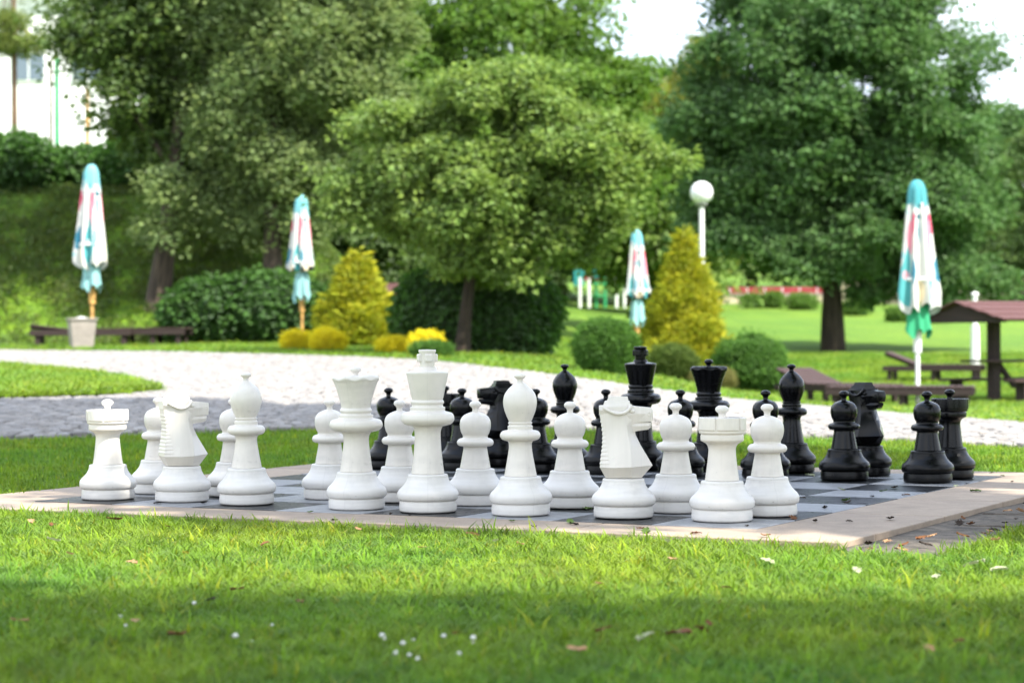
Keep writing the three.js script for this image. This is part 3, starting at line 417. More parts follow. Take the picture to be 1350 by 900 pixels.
// trees out of frame whose crowns shade the board and the near lawn
{
  tree('shade_tree', 'broad tree beside the board whose crown shades the pieces', [5.0, BASE, -7.2], { seed: 401, trunkH: 8.2, trunkR: 0.22, lean: [-0.6, 0.1], mat: LM.lime, n: 9500, boughs: 200, br: 0.48, size: 1.3, lobes: [[-0.7, 9, 0, 2.6, 2.7, 2.2], [-1.6, 7.5, -1.2, 2.0, 1.5, 1.6], [0.75, 9, 2.75, 1.5, 1.4, 1.35], [1.9, 8.2, 2.9, 1.3, 1.0, 1.1], [-1.9, 10, -3.7, 2.1, 1.5, 1.8]] }, 'trees shading the board and near lawn');
  tree('shade_tree', 'broad tree whose crown shades the foreground lawn', [6.4, BASE, 4.2], { seed: 411, trunkH: 8.2, trunkR: 0.25, mat: LM.lime, n: 9000, boughs: 170, br: 0.6, size: 1.5, lobes: [[-1.0, 9, -1.4, 3.3, 3.2, 2.5], [0.6, 11, -0.5, 3, 2.5, 2.5], [-2.6, 8, -2.2, 2.0, 2, 1.9]] }, 'trees shading the board and near lawn');
}

// ------------------------------------------------------------------ shrubs
{
  const place = (px, py) => hit(px, py);
  const bush = (px, py, w, h, label, o, name = 'shrub', group) => { const p = place(px, py), d = -p[2]; return shrub(name, label, p, { rx: S(w / 2, d), h: S(h, d), ...o }, group); };
  bush(275, 450, 105, 76, 'rounded dark green shrub behind the wooden lounger', { seed: 501, n: 1700, mat: LM.hedge, geo: SPR.round, size: 1.1, depthRatio: 0.8 }, 'dark_shrub', 'dark rounded shrubs');
  bush(355, 449, 150, 84, 'wide dark green shrub beneath the grey-green tree', { seed: 506, n: 2600, mat: LM.hedge, geo: SPR.round, size: 1.1, depthRatio: 0.7 }, 'dark_shrub', 'dark rounded shrubs');
  bush(580, 466, 90, 108, 'dark leafy shrub partly behind the slanting trunk', { seed: 512, n: 2200, mat: LM.hedge, geo: SPR.round, size: 1.1 }, 'dark_shrub', 'dark rounded shrubs');
  bush(660, 466, 125, 112, 'big dark leafy shrub beside the slanting trunk', { seed: 518, n: 3000, mat: LM.hedge, geo: SPR.round, size: 1.1, depthRatio: 0.8 }, 'dark_shrub', 'dark rounded shrubs');
  const goldTint = (_, q) => { const y = q(); return y > 0.6 ? [1.15, 1.12, 0.9] : [0.88, 0.98, 1]; };
  bush(470, 458, 104, 124, 'golden conical thuja between the parasol and the small yellow bushes', { seed: 524, n: 2300, mat: LM.thuja, geo: SPR.spray, size: 0.85, cone: 1, tint: goldTint, category: 'conifer' }, 'golden_thuja', 'golden conical thujas');
  bush(903, 489, 120, 182, 'tall golden conical thuja beneath the globe lamp', { seed: 530, n: 3000, mat: LM.thuja, geo: SPR.spray, size: 0.85, cone: 1, tint: goldTint, category: 'conifer' }, 'golden_thuja', 'golden conical thujas');
  for (const [px, py, w, h, l] of [[391, 463, 34, 24, 'small golden globe bush at the foot of the parasol pole'], [432, 465, 40, 28, 'golden globe bush beside the conical thuja'], [522, 468, 44, 20, 'low spreading golden bush next to the green-bottomed globe'], [563, 470, 38, 30, 'golden topped bush above a green globe']]) bush(px, py, w, h, l, { seed: 540 + px, n: 700, mat: LM.yellow, geo: SPR.fine, size: 0.75, lump: 0.05, stems: 3 }, 'golden_bush', 'low golden bushes');
  bush(568, 473, 46, 18, 'green globe bush under the golden topped one', { seed: 561, n: 700, mat: LM.globe, geo: SPR.fine, size: 0.8 }, 'globe_bush', 'clipped green globe bushes');
  bush(798, 496, 74, 72, 'large clipped two-tier green globe conifer', { seed: 567, n: 2400, mat: LM.globe, geo: SPR.fine, size: 0.85, lump: 0.06 }, 'globe_bush', 'clipped green globe bushes');
  bush(886, 503, 62, 46, 'pale green globe conifer at the foot of the tall thuja', { seed: 573, n: 1600, mat: leafMat(0.1, 0.16, 0.03, 0.25), geo: SPR.fine, size: 0.8, lump: 0.06 }, 'globe_bush', 'clipped green globe bushes');
  bush(990, 518, 86, 76, 'loose green bush beside the tall thuja near the loungers', { seed: 579, n: 2400, mat: LM.globe, geo: SPR.small, size: 0.7, lump: 0.16 }, 'globe_bush', 'clipped green globe bushes');
  bush(940, 515, 50, 26, 'low straw-green grassy bush between globe conifers', { seed: 585, n: 700, mat: leafMat(0.2, 0.2, 0.07, 0.25), geo: SPR.fine, size: 0.9 }, 'low_bush', undefined);
  bush(850, 478, 40, 30, 'small dark green bush behind the two-tier globe conifer', { seed: 591, n: 500, mat: LM.globe, geo: SPR.fine, size: 1 }, 'low_bush', undefined);
  // young shrubs in front of the far wall
  [[992, 406, 26, 18], [1020, 406, 22, 22], [1058, 408, 36, 22], [1130, 416, 30, 22], [1186, 424, 26, 18], [1236, 426, 24, 16]].forEach(([px, py, w, h], i) => bush(px, py, w, h, 'small round green shrub planted along the far wall', { seed: 600 + i, n: 260, mat: LM.lime, geo: SPR.small, size: 1.1, stems: 2 }, 'wall_shrub', 'young shrubs along the far wall'));
  // hedge and weeds on the bank
  [[20, 246, 44, 110, 60], [110, 240, 45, 90, 44], [190, 244, 44, 100, 52], [265, 250, 45, 90, 60]].forEach(([px, py, d, w, h], i) => { const p = onGround(px, d); shrub('hedge_bush', ['low', 'spiky', 'rounded', 'tall'][i] + ' dark hedge bush on top of the bank before the building', p, { rx: S(w / 2, d), h: S(h, d) + 0.2, seed: 620 + i, n: 900, mat: LM.hedge, geo: SPR.round, size: 1.3 }, 'hedge bushes along the bank top'); });
  const r = rng(640), pts = [], g = thing('bank_weeds', 'rough green weeds and creeping plants covering the grassy bank', 'weeds'); scene.remove(g);
  for (let i = 0; i < 9000; i++) { const d = 38.4 + r() * 6, x = -3.2 - r() * 9.5; if (fbm(x * 0.5, 2, d * 0.5, 2) < -0.05 && r() < 0.75) continue; pts.push([x, T(x, -d) + 0.03, -d]); }
  const weeds = foliage('bank_weeds', scene, pts, SPR.small, leafMat(0.095, 0.17, 0.03), 641, 1.1, (_, q) => { const y = q() * 0.5; return [1 + y * 0.8, 1, 1 - y * 0.5]; });
  tag(weeds, 'rough green weeds and creeping plants covering the grassy bank', 'weeds');
}

// ------------------------------------------------------------------ parasols, lamp, loungers, shelters
function parasolCloth(kind) {
  const c = document.createElement('canvas'); c.width = 512; c.height = 512; const x = c.getContext('2d'), r = rng(700 + kind);
  x.fillStyle = '#c2c1bc'; x.fillRect(0, 0, 512, 512);
  x.fillStyle = kind === 3 ? '#3f8288' : '#69aeb4'; x.fillRect(0, 0, 512, 150);
  for (let i = 0; i < 60; i++) { x.fillRect(r() * 512, 130, 10 + r() * 18, 20 + r() * 90); }
  const blob = (col, cx, cy, w, h) => { x.fillStyle = col; x.beginPath(); for (let k = 0; k < 12; k++) { const a = k / 12 * 6.283, q = 0.7 + 0.5 * r(); x.lineTo(cx + Math.cos(a) * w * q, cy + Math.sin(a) * h * q); } x.closePath(); x.fill(); };
  for (let k = 0; k < 4; k++) { const ox = k * 128 + 20; blob('#bf4560', ox + 60, 280, 16, 40); blob('#d98a98', ox + 78, 320, 20, 50); blob('#2f5f6a', ox + 20, 260, 20, 12); blob('#3d7080', ox + 24, 300, 8, 30); blob('#4f9da0', ox + 92, 430, 28, 80); blob('#d9cdb4', ox + 14, 460, 26, 46); blob('#2a6f86', ox + 50, 400, 10, 34); for (let q = 0; q < 7; q++) blob(['#8fb9bd', '#c99aa3', '#5f8f98', '#e6e3dc'][(r() * 4) | 0], ox + r() * 110, 190 + r() * 280, 4 + r() * 9, 4 + r() * 18); }
  const t = new THREE.CanvasTexture(c); t.colorSpace = THREE.SRGBColorSpace; t.wrapS = THREE.RepeatWrapping; return new THREE.MeshPhysicalMaterial({ map: t, roughness: 0.9, side: THREE.DoubleSide });
}
function foldedCloth(prof, folds, amp, seed) {
  const n = 64, m = prof.length, pos = [], uv = [], idx = [], r = rng(seed), ph = [r() * 6, r() * 6];
  for (let i = 0; i < m; i++) for (let j = 0; j <= n; j++) { const a = j / n * Math.PI * 2, [R, y] = prof[i], t = i / (m - 1), k = R * (1 + amp * t * (0.7 * Math.cos(folds * a + ph[0] + t * 0.7) + 0.4 * Math.cos(3 * a + ph[1]))); pos.push(Math.cos(a) * k, y + (i === m - 1 ? 0.05 * Math.cos(folds * a + ph[0]) + 0.03 * Math.cos(3 * a) : 0), Math.sin(a) * k); uv.push(j / n, 1 - t); }
  for (let i = 0; i < m - 1; i++) for (let j = 0; j < n; j++) { const a = i * (n + 1) + j, b = a + 1, c = a + n + 1, e = c + 1; idx.push(a, b, c, b, e, c); }
  const g = new THREE.BufferGeometry(); g.setAttribute('position', new THREE.Float32BufferAttribute(pos, 3)); g.setAttribute('uv', new THREE.Float32BufferAttribute(uv, 2)); g.setIndex(idx); g.computeVertexNormals(); return g;
}
function parasol(label, p, Hm, white, kind, seed, baseY = 0) {
  const o = thing('folded_parasol', label, 'parasol', p, seed * 1.3, 'folded advertising parasols'), k = Hm / 2.8, pm = white ? M.whitePaint : M.paleWood;
  part('pole', cyl(0.028 * k, 0.026 * k, Hm - 0.1 - baseY, 0, baseY, 0), pm, o);
  part('pole_sleeve', cyl(0.05 * k, 0.05 * k, 0.42 * k, 0, Hm - 2.1 * k, 0), pm, o);
  part('canopy', foldedCloth([[0.03, Hm], [0.08, Hm - 0.02], [0.108, Hm - 0.1], [0.12, Hm - 0.26], [0.128, Hm - 0.34], [0.14, Hm - 0.5], [0.162, Hm - 0.8], [0.188, Hm - 1.1], [0.21, Hm - 1.35], [0.2, Hm - 1.46 * k]].map(([a, b]) => [a * k, Hm - (Hm - b) * k]), 8, 0.42, seed), parasolCloth(kind), o);
  { const g = new THREE.TorusGeometry(0.195 * k, 0.014 * k, 6, 28); g.rotateX(Math.PI / 2); g.scale(1, 1.8, 1); g.translate(0, Hm - 1.2 * k, 0); part('tie_strap', g, M.whitePaint, o); }
  part('hem', foldedCloth([[0.1, Hm - 1.38], [0.13, Hm - 1.55], [0.125, Hm - 1.7], [0.14, Hm - 1.86]].map(([a, b]) => [a * k, Hm - (Hm - b) * k]), 6, 0.3, seed + 9), kind === 3 ? new THREE.MeshStandardMaterial({ color: lin(0.03, 0.3, 0.14), roughness: 0.9, side: THREE.DoubleSide }) : new THREE.MeshStandardMaterial({ color: lin(0.22, 0.42, 0.42), roughness: 0.9, side: THREE.DoubleSide }), o);
  part('cap', lathe([[0.0002, Hm + 0.03], [0.045 * k, Hm + 0.02], [0.085 * k, Hm - 0.03], [0.108 * k, Hm - 0.12], [0.118 * k, Hm - 0.28 * k]].reverse(), 24), new THREE.MeshStandardMaterial({ color: kind === 3 ? lin(0.06, 0.3, 0.34) : lin(0.17, 0.4, 0.44), roughness: 0.85, side: THREE.DoubleSide }), o);
  return o;
}
const standHeight = (px, top, p) => at(px, top, -p[2])[1] - p[1];
{
  let p = hit(104, 461); p[2] -= 0.2; p[1] = T(p[0], p[2]); const d = -p[2];
  const pl = thing('planter_box', 'square concrete planter holding a parasol, filled with pale gravel', 'planter', p, 0.35);
  const w0 = S(13, d), w1 = S(17, d), h = S(40, d);
  const q = new THREE.CylinderGeometry(w1 * 1.414, w0 * 1.414, h, 4, 1, true); q.rotateY(Math.PI / 4); q.translate(0, h / 2, 0); const qf = q.toNonIndexed(); qf.computeVertexNormals(); part('tub_wall', qf, new THREE.MeshStandardMaterial({ map: M.concrete.map, roughness: 0.9, side: THREE.DoubleSide }), pl);
  for (let k = 0; k < 4; k++) { const g = box(w1 * 2.04, 0.03, 0.04, 0, h, w1, 0.006); g.rotateY(k * Math.PI / 2); part('rim', g, M.concrete, pl); }
  { const g = new THREE.PlaneGeometry(w1 * 1.95, w1 * 1.95, 14, 14); g.rotateX(-Math.PI / 2); const a = g.attributes.position; for (let i = 0; i < a.count; i++) a.setY(i, 0.05 * (1 - Math.hypot(a.getX(i), a.getZ(i)) / w1) + 0.02 * hsh(i, 3)); g.translate(0, h - 0.02, 0); g.computeVertexNormals(); part('gravel_fill', g, M.gravel, pl); }
  const px = [p[0] + S(14, d), p[1], p[2]]; parasol('folded teal, white and red parasol on wooden pole in concrete planter', px, standHeight(121, 219, px), false, 1, 1, 0.25);
  p = onGround(398, 34); parasol('folded teal and white parasol with wooden pole between golden bushes', p, standHeight(399, 259, p), false, 1, 2);
  p = onGround(840, 38); parasol('folded teal and red parasol on the lawn near the play frame', p, standHeight(838, 305, p), false, 2, 3);
  p = onGround(1210, 29); parasol('folded dark teal and white parasol on white pole beside the brown loungers', p, standHeight(1210, 240, p), true, 3, 4);
  // lamp
  p = onGround(926, 45); const lh = standHeight(924, 239, p), gr = S(15, 45);
  const l = thing('globe_lamp', 'white globe garden lamp on slim white post behind the tall thuja', 'lamp', p);
  part('post', cyl(0.06, 0.05, lh - 2 * gr - 0.05, 0, 0, 0), M.whitePaint, l); part('collar', lathe([[0.06, lh - 2 * gr - 0.06], [0.11, lh - 2 * gr - 0.03], [0.12, lh - 2 * gr + 0.02], [0.05, lh - 2 * gr + 0.03]], 20), M.metal, l); { const g = new THREE.SphereGeometry(gr, 32, 24); g.translate(0, lh - gr, 0); part('globe', g, M.globe, l); }
  part('base_plate', cyl(0.12, 0.1, 0.04), M.metal, l);
  // stray white parasol pole beyond the shelter
  p = onGround(1286, 44); const s = thing('white_post', 'short white post with thick sleeve standing behind the picnic shelter', 'post', p); const sh = standHeight(1284, 390, p);
  part('shaft', cyl(0.05, 0.05, sh), M.whitePaint, s); part('sleeve', cyl(0.095, 0.085, S(52, 44), 0, 0.02), M.whitePaint, s); part('tip', lathe([[0.05, sh], [0.075, sh + 0.02], [0.05, sh + 0.07], [0.0002, sh + 0.08]], 14), M.whitePaint, s);
}
function lounger(label, p, turn, len = 2.0, back = 0.5) {
  const o = thing('wooden_lounger', label, 'lounger', p, turn, 'brown slatted wooden loungers'), w = 0.72, h = 0.3, n = 15, bl = len * 0.36;
  for (const s of [-1, 1]) { part('rail', box(len, 0.09, 0.045, 0, h - 0.06, s * (w / 2 - 0.03), 0.006), M.darkWood, o); for (const x of [-len / 2 + 0.12, len * 0.02, len / 2 - 0.12]) part('leg', box(0.08, h - 0.1, 0.07, x, (h - 0.1) / 2, s * (w / 2 - 0.08), 0.006), M.darkWood, o); }
  const sg = box(0.1, 0.026, w, 0, 0, 0, 0.005); const flatN = 10; const step = (len - bl) / flatN;
  for (let i = 0; i < flatN; i++) part('slat', sg, M.brownWood, o).position.set(-len / 2 + bl + step * (i + 0.5), h, 0);
  const b = new THREE.Group(); b.name = 'backrest'; b.position.set(-len / 2 + bl, h, 0); b.rotation.z = -back; o.add(b);
  for (let i = 0; i < 6; i++) part('slat', sg, M.brownWood, b).position.set(-bl * (i + 0.5) / 6, 0.0, 0);
  for (const s of [-1, 1]) part('back_rail', box(bl, 0.05, 0.04, -bl / 2, -0.04, s * (w / 2 - 0.12)), M.darkWood, b);
  return o;
}
{
  let p = onGround(108, 37); lounger('wooden lounger with raised head behind the concrete planter', p, 0.08, S(130, 37), 0.12);
  p = onGround(204, 37.2); lounger('low wooden lounger stretching from the planter toward the dark shrub', p, -0.05, S(90, 37), 0);
  p = hit(1105, 533); lounger('brown slatted lounger with raised head near the loose green bush', p, -0.95, 2.0, 0.32);
  p = hit(1188, 540); lounger('brown slatted lounger lying flat at the foot of the white parasol pole', p, -0.25, 1.9, 0.0);
  p = hit(1232, 503); lounger('brown slatted lounger with raised head farther up the lawn', p, -0.35, 1.75, 0.38);
}
function shelter(label, p, turn, k = 1) {
  const o = thing('picnic_shelter', label, 'picnic shelter', p, turn, 'small roofed picnic tables'); o.scale.setScalar(k);
  const eave = 1.22, peak = 1.46, W = 1.35, L = 1.05;
  for (const x of [-0.6, 0.6]) { part('post', box(0.15, eave + 0.1, 0.15, x, (eave + 0.1) / 2, 0, 0.012), M.darkWood, o); part('brace', (() => { const g = box(0.07, 0.5, 0.07); g.rotateZ(x > 0 ? -0.75 : 0.75); g.translate(x * 0.62, 0.42, 0); return g; })(), M.darkWood, o); }
  for (const s of [-1, 1]) { // two roof pitches of boards
    const g = new THREE.Group(); g.name = 'roof_pitch'; g.position.set(0, peak, 0); g.rotation.x = s * Math.atan2(peak - eave + 0.02, L); o.add(g);
    const n = 7, len = Math.hypot(L, peak - eave); for (let i = 0; i < n; i++) part('roof_board', box(W * 2, 0.022, len / n + 0.03, 0, 0.012 * ((i + 1) % 2) + 0.015, s * (i + 0.5) * len / n, 0.004), M.roofRed, g);
  }
  for (const x of [-W + 0.08, W - 0.08]) { const sh = new THREE.Shape([[-L, eave - 0.04], [L, eave - 0.04], [0, peak - 0.02]].map((q) => new THREE.Vector2(...q))); const g = new THREE.ExtrudeGeometry(sh, { depth: 0.03, bevelEnabled: false }); g.rotateY(Math.PI / 2); g.translate(x, 0, 0); part('gable', g, M.darkWood, o); }
  for (let i = 0; i < 5; i++) part('table_board', box(1.9, 0.035, 0.13, 0, 0.62, (i - 2) * 0.14, 0.006), M.brownWood, o);
  for (const s of [-1, 1]) { part('bench_board', box(1.9, 0.04, 0.26, 0, 0.34, s * 0.72, 0.008), M.brownWood, o); for (const x of [-0.7, 0.7]) part('bench_leg', box(0.09, 0.32, 0.2, x, 0.16, s * 0.72), M.darkWood, o); }
  return o;
}
{
  let p = onGround(1352, 32.5); shelter('roofed wooden picnic table with reddish roof beside the loungers', p, 0.5, 1.0);
  p = onGround(473, 46); p[1] = at(473, 386, 46)[1] - 1.18; shelter('dark roofed picnic shelter peeking out behind the golden thuja', p, 0.1, 0.92);
}

// ------------------------------------------------------------------ far wall, play frame, building
{
  const pts = [[930, 84], [1090, 84], [1240, 82], [1420, 78]];
  const w = thing('far_wall', 'long beige retaining wall at the top of the lawn', 'wall', [0, 0, 0]);
  for (let i = 0; i < 3; i++) { const a = onGround(...pts[i]), b = onGround(...pts[i + 1]); const len = Math.hypot(b[0] - a[0], b[2] - a[2]), hgt = [0.3, 1.0, 1.15][i]; const m = part('wall_section', box(len - 0.01, hgt + 0.6, 0.3), M.beigeWall, w); m.position.set((a[0] + b[0]) / 2, Math.min(a[1], b[1]) + hgt / 2 - 0.3, (a[2] + b[2]) / 2); m.rotation.y = -Math.atan2(b[2] - a[2], b[0] - a[0]); const c = part('coping', box(len - 0.02, 0.08, 0.38, 0, 0, 0, 0.01), M.concrete, w); c.position.set(m.position.x, m.position.y + (hgt + 0.6) / 2 + 0.042, m.position.z); c.rotation.y = m.rotation.y; }
  const f = thing('red_barrier', 'red panelled barrier standing above the beige wall', 'barrier', [0, 0, 0]);
  for (let i = 0; i < 8; i++) { const px = 940 + i * 23, a = at(px, 384, 84.6), b = at(px + 22, 383, 84.6); const m = part('panel', box(b[0] - a[0], S(11, 84), 0.08, 0, 0, 0, 0.02), M.redPaint, f); m.position.set((a[0] + b[0]) / 2, a[1], a[2]); part('post', cyl(0.04, 0.04, 1.0, a[0] - 0.02, a[1] - 0.85, a[2], 8), M.whitePaint, f); }
  // play frame
  const d = 72, fr = thing('play_frame', 'green and white climbing frame with red bar at the lawn edge', 'climbing frame', [0, 0, 0]);
  const post = (px, y0, y1, m, r = 0.05) => { const a = at(px, y0, d), h = at(px, y1, d)[1] - a[1]; part('post', cyl(r, r, h, a[0], a[1], a[2] + (px % 3) * 0.2, 10), m, fr); };
  for (const [px, m] of [[764, M.whitePaint], [776, M.whitePaint], [786, M.greenPaint], [797, M.greenPaint], [812, M.whitePaint], [823, M.whitePaint]]) post(px, 406, 366, m);
  const bar = (x0, x1, y, m, h = 6) => { const a = at(x0, y, d), b = at(x1, y, d); const g = part('crossbar', box(b[0] - a[0], S(h, d), 0.08, 0, 0, 0, 0.02), m, fr); g.position.set((a[0] + b[0]) / 2, a[1], a[2] + 0.1); };
  bar(770, 832, 368, M.redPaint, 4); bar(776, 800, 374, M.greenPaint, 3); bar(780, 800, 390, M.greenPaint, 3); bar(808, 826, 378, M.greenPaint, 3); bar(756, 770, 366, M.tealPaint, 22); bar(780, 792, 362, M.tealPaint, 14);
  // building above the bank
  const bd = 66, B = thing('white_building', 'white rendered building with dark eaves above the bank', 'building', [0, 0, 0]);
  const a = at(-260, 80, bd), c = at(420, 80, bd), y0 = T(a[0] + 10, -bd) - 0.5, yt = at(0, -14, bd)[1];
  part('wall', box(c[0] - a[0], yt - y0, 7, (a[0] + c[0]) / 2, (yt + y0) / 2, -bd - 3.5), M.render, B);
  const rf = part('roof', (() => { const sh = new THREE.Shape([[-0.3, 0], [3.5, 2.2], [7.3, 0]].map((q) => new THREE.Vector2(...q))); const g = new THREE.ExtrudeGeometry(sh, { depth: c[0] - a[0] + 1.4, bevelEnabled: false }); g.rotateY(Math.PI / 2); g.scale(1, 1, 1); return g; })(), M.slate, B); rf.position.set(a[0] - 0.7, yt + 0.004, -bd); 
  const fas = part('fascia', box(c[0] - a[0] + 1.4, 0.22, 0.05, (a[0] + c[0]) / 2, yt - 0.02, -bd + 0.34), M.darkWood, B);
  for (let i = 0; i < 6; i++) { const q = at(-40 + i * 78, 88, bd), wn = part('window', box(1.0, 0.9, 0.06, q[0], q[1], -bd + 0.03), M.whitePaint, B); part('pane', box(0.42, 0.78, 0.02, q[0] - 0.24, q[1], -bd + 0.075), M.glass, wn); part('pane', box(0.42, 0.78, 0.02, q[0] + 0.24, q[1], -bd + 0.075), M.glass, wn); }
  // poles before the building
  const pole = (px, d2, y0_, y1_, m, label, r2) => { const p = onGround(px, d2), h = at(px, y1_, d2)[1] - p[1]; const o = thing('pole', label, 'pole', p); part('shaft', cyl(r2, r2 * 0.85, h), m, o); part('cap', lathe([[r2 * 0.9, h], [r2 * 1.3, h + 0.02], [r2, h + 0.06], [0.0002, h + 0.08]], 12), m, o); };
  pole(76, 50, 0, 78, M.greenPaint, 'tall green pole rising from the hedge before the building', 0.055);
  pole(68, 51, 0, 84, M.barkRed, 'thin brown pole standing beside the tall green pole', 0.035);
  pole(116, 52, 0, 120, M.paleWood, 'pale wooden pole before the white wall', 0.05);
  pole(158, 52, 0, 120, M.greenPaint, 'short green pole half hidden by the dark tree', 0.05);
}

// ------------------------------------------------------------------ grass blades, flowers, fallen leaves
const onBoard = (x, z, m = 0) => { const [u, v] = wb(x, z); return u > -UO - m && u < UO + 0.33 + m && v > -VO - m && v < VO + m; };
function tuft(seed, n, R, h, w) {
  const r = rng(seed), pos = [];
  for (let i = 0; i < n; i++) {
    const a = r() * 6.283, rr = R * Math.sqrt(r()), x = Math.cos(a) * rr, z = Math.sin(a) * rr, b = r() * 6.283, l = h * (0.55 + r() * 0.7), bend = l * (0.25 + 0.7 * r()), ww = w * (0.7 + 0.6 * r()), cx = Math.cos(b), cz = Math.sin(b), sx = -cz * ww / 2, sz = cx * ww / 2;
    const p = (t, k) => [x + cx * bend * t * t + sx * k, l * t * (1 - 0.25 * t), z + cz * bend * t * t + sz * k];
    const A = p(0, 1), B = p(0, -1), C = p(0.55, 0.8), D = p(0.55, -0.8), E_ = p(1, 0); pos.push(...A, ...B, ...D, ...A, ...D, ...C, ...C, ...D, ...E_);
  }
  const g = new THREE.BufferGeometry(); g.setAttribute('position', new THREE.Float32BufferAttribute(pos, 3)); g.computeVertexNormals(); return g;
}
function lawnTufts(label, points, geo, mat, seed, hs) {
  const r = rng(seed), im = new THREE.InstancedMesh(geo, mat, points.length), o = new THREE.Object3D(), c = new THREE.Color();
  points.forEach(([x, z, s = 1], i) => {
    o.position.set(x, T(x, z) - 0.004 + (inIsland(x, -z) ? 0.05 : 0), z); o.rotation.set((r() - 0.5) * 0.3, r() * 6.283, (r() - 0.5) * 0.3); const k = s * (0.7 + 0.6 * r()); o.scale.set(k, k * hs * (0.8 + 0.4 * r()), k); o.updateMatrix(); im.setMatrixAt(i, o.matrix);
    const n = fbm(x * 0.9, 5, z * 0.9, 3), m = fbm(x * 5, 9, z * 5, 2), q = 0.7 + 0.6 * r() + 0.5 * m, dry = r() < 0.07 ? 1 : 0, y = clamp(0.5 + 1.3 * n + 0.5 * m); c.setRGB(q * lerp(0.72, 1.3, y) + dry * 0.9, q * lerp(0.92, 1.06, y) + dry * 0.25, q * lerp(1, 0.75, y) + dry * 0.3); im.setColorAt(i, c);
  });
  im.name = numbered('grass'); im.userData = { kind: 'stuff', label, category: 'grass' }; scene.add(im);
}
{
  const mat = leafMat(0.145, 0.262, 0.012, 0.4), r = rng(900), near = [], back = [], far = [];
  for (let i = 0; i < 150000; i++) { const d = 3.6 + 5.4 * Math.pow(r(), 0.9), x = (r() - 0.5) * 2 * (d * 0.26 + 0.75), z = -d; if (onBoard(x, z, 0.03)) { continue; } const [u, v] = wb(x, z); if (u > UO && v > -VO - 0.12 && r() < 0.93 && u < UO + 0.36) continue; if (u > UO - 0.3 && v < -VO && v > -VO - 0.16 && r() < 0.6) continue; near.push([x, z, r() < 0.05 ? 1.5 : 0.95]); }
  for (let i = 0; i < 90000; i++) { const d = 8 + 8.6 * r(), x = (r() - 0.5) * 2 * (d * 0.27 + 1), z = -d; if (onBoard(x, z, 0) || d > driveNear(x) - 0.02 + 0.05 * (r() - 0.5)) continue; if (x > -1.4 && x < 1.7 && d < 8.6) continue; back.push([x, z, 1.15]); }
  for (let i = 0; i < 16000; i++) { const x = -9 + r() * (islTip[0] + 9), d = lerp(islLow(x), islTop(x), r()); if (d > islLow(x) && Math.abs(x) < d * 0.27 + 1) far.push([x, -d, 1.5]); }
  for (let i = 0; i < 60000; i++) { const d = 14 + 34 * r(), x = (r() - 0.5) * 2 * (d * 0.25 + 1), z = -d; if (d < driveFar(x) + 0.03 || T(x, z) > 1.4) continue; far.push([x, z, 1.9]); }
  lawnTufts('short mown grass of the near lawn in sun and shade', near, tuft(1, 9, 0.034, 0.034, 0.004), mat, 1, 1);
  lawnTufts('mown grass strip between the board and the cobbled drive', back, tuft(2, 9, 0.04, 0.038, 0.0042), mat, 2, 1);
  lawnTufts('mown grass of the lawns beyond the cobbled drive', far, tuft(3, 12, 0.09, 0.04, 0.008), mat, 3, 0.8);
  // longer blades along the border edge
  const edgePts = []; for (let i = 0; i < 500; i++) { const u = lerp(-UO - 0.1, UO, r()), v = -VO - 0.05 - 0.05 * r(); edgePts.push([...bw(u, v), 0.7 + 0.5 * r() * r() * r()]); } for (let i = 0; i < 500; i++) { const u = UO + 0.34 + 0.1 * r(), v = lerp(-VO - 0.1, VO, r()); edgePts.push([...bw(u, v), 0.9]); }
  lawnTufts('longer unmown grass blades fringing the stone border', edgePts, tuft(4, 6, 0.03, 0.055, 0.004), mat, 4, 1.2);
  // white clover heads in the shaded lawn
  const cg = merge([cyl(0.001, 0.0008, 0.028, 0, 0, 0, 5)]), hd = (() => { const g = new THREE.IcosahedronGeometry(0.0055, 1), p = g.attributes.position; for (let i = 0; i < p.count; i++) { const k = 1 + 0.25 * (hsh(i, 7) - 0.5); p.setXYZ(i, p.getX(i) * k, p.getY(i) * 0.85 * k + 0.03, p.getZ(i) * k); } g.computeVertexNormals(); return g; })();
  const petals = new THREE.MeshStandardMaterial({ color: lin(0.72, 0.72, 0.66), roughness: 0.9 }), stem = leafMat(0.1, 0.2, 0.03);
  let first; for (let i = 0; i < 22; i++) { const c = i % 3, a = i < 14 ? hit(560 + (r() - 0.5) * 150, 835 + r() * 55) : hit(120 + r() * 420, 785 + r() * 80), p = [a[0], T(a[0], a[2]), a[2]]; if (!first) { first = thing('clover_flower', 'small white clover flower in the shaded foreground grass', 'flower', p, 0, 'white clover flowers'); part('stalk', cg, stem, first); part('flower_head', hd, petals, first); } else dup(first, undefined, p, r() * 6).scale.setScalar(0.55 + 0.6 * r()); }
  // broad clover leaves among the blades
  const tre = (() => { const pos = []; for (let l = 0; l < 3; l++) { const q = l * 2.094; const P = (a, d, y) => [Math.cos(q + a) * d, y, Math.sin(q + a) * d]; pos.push(0, 0.018, 0, ...P(0.55, 0.011, 0.021), ...P(0, 0.016, 0.019), 0, 0.018, 0, ...P(0, 0.016, 0.019), ...P(-0.55, 0.011, 0.021)); } const g = new THREE.BufferGeometry(); g.setAttribute('position', new THREE.Float32BufferAttribute(pos, 3)); g.computeVertexNormals(); return g; })();
  const cl = []; for (let i = 0; i < 26000; i++) { const d = 3.6 + 4 * r(), x = (r() - 0.5) * 2 * (d * 0.26 + 0.6); if (onBoard(x, -d, 0.06) || fbm(x * 1.6, 3, d * 1.6, 2) < 0.06) continue; cl.push([x, -d, 0.8]); }
  lawnTufts('low clover leaves growing in patches through the near lawn', cl, tre, leafMat(0.08, 0.2, 0.02, 0.3), 8, 1.2);
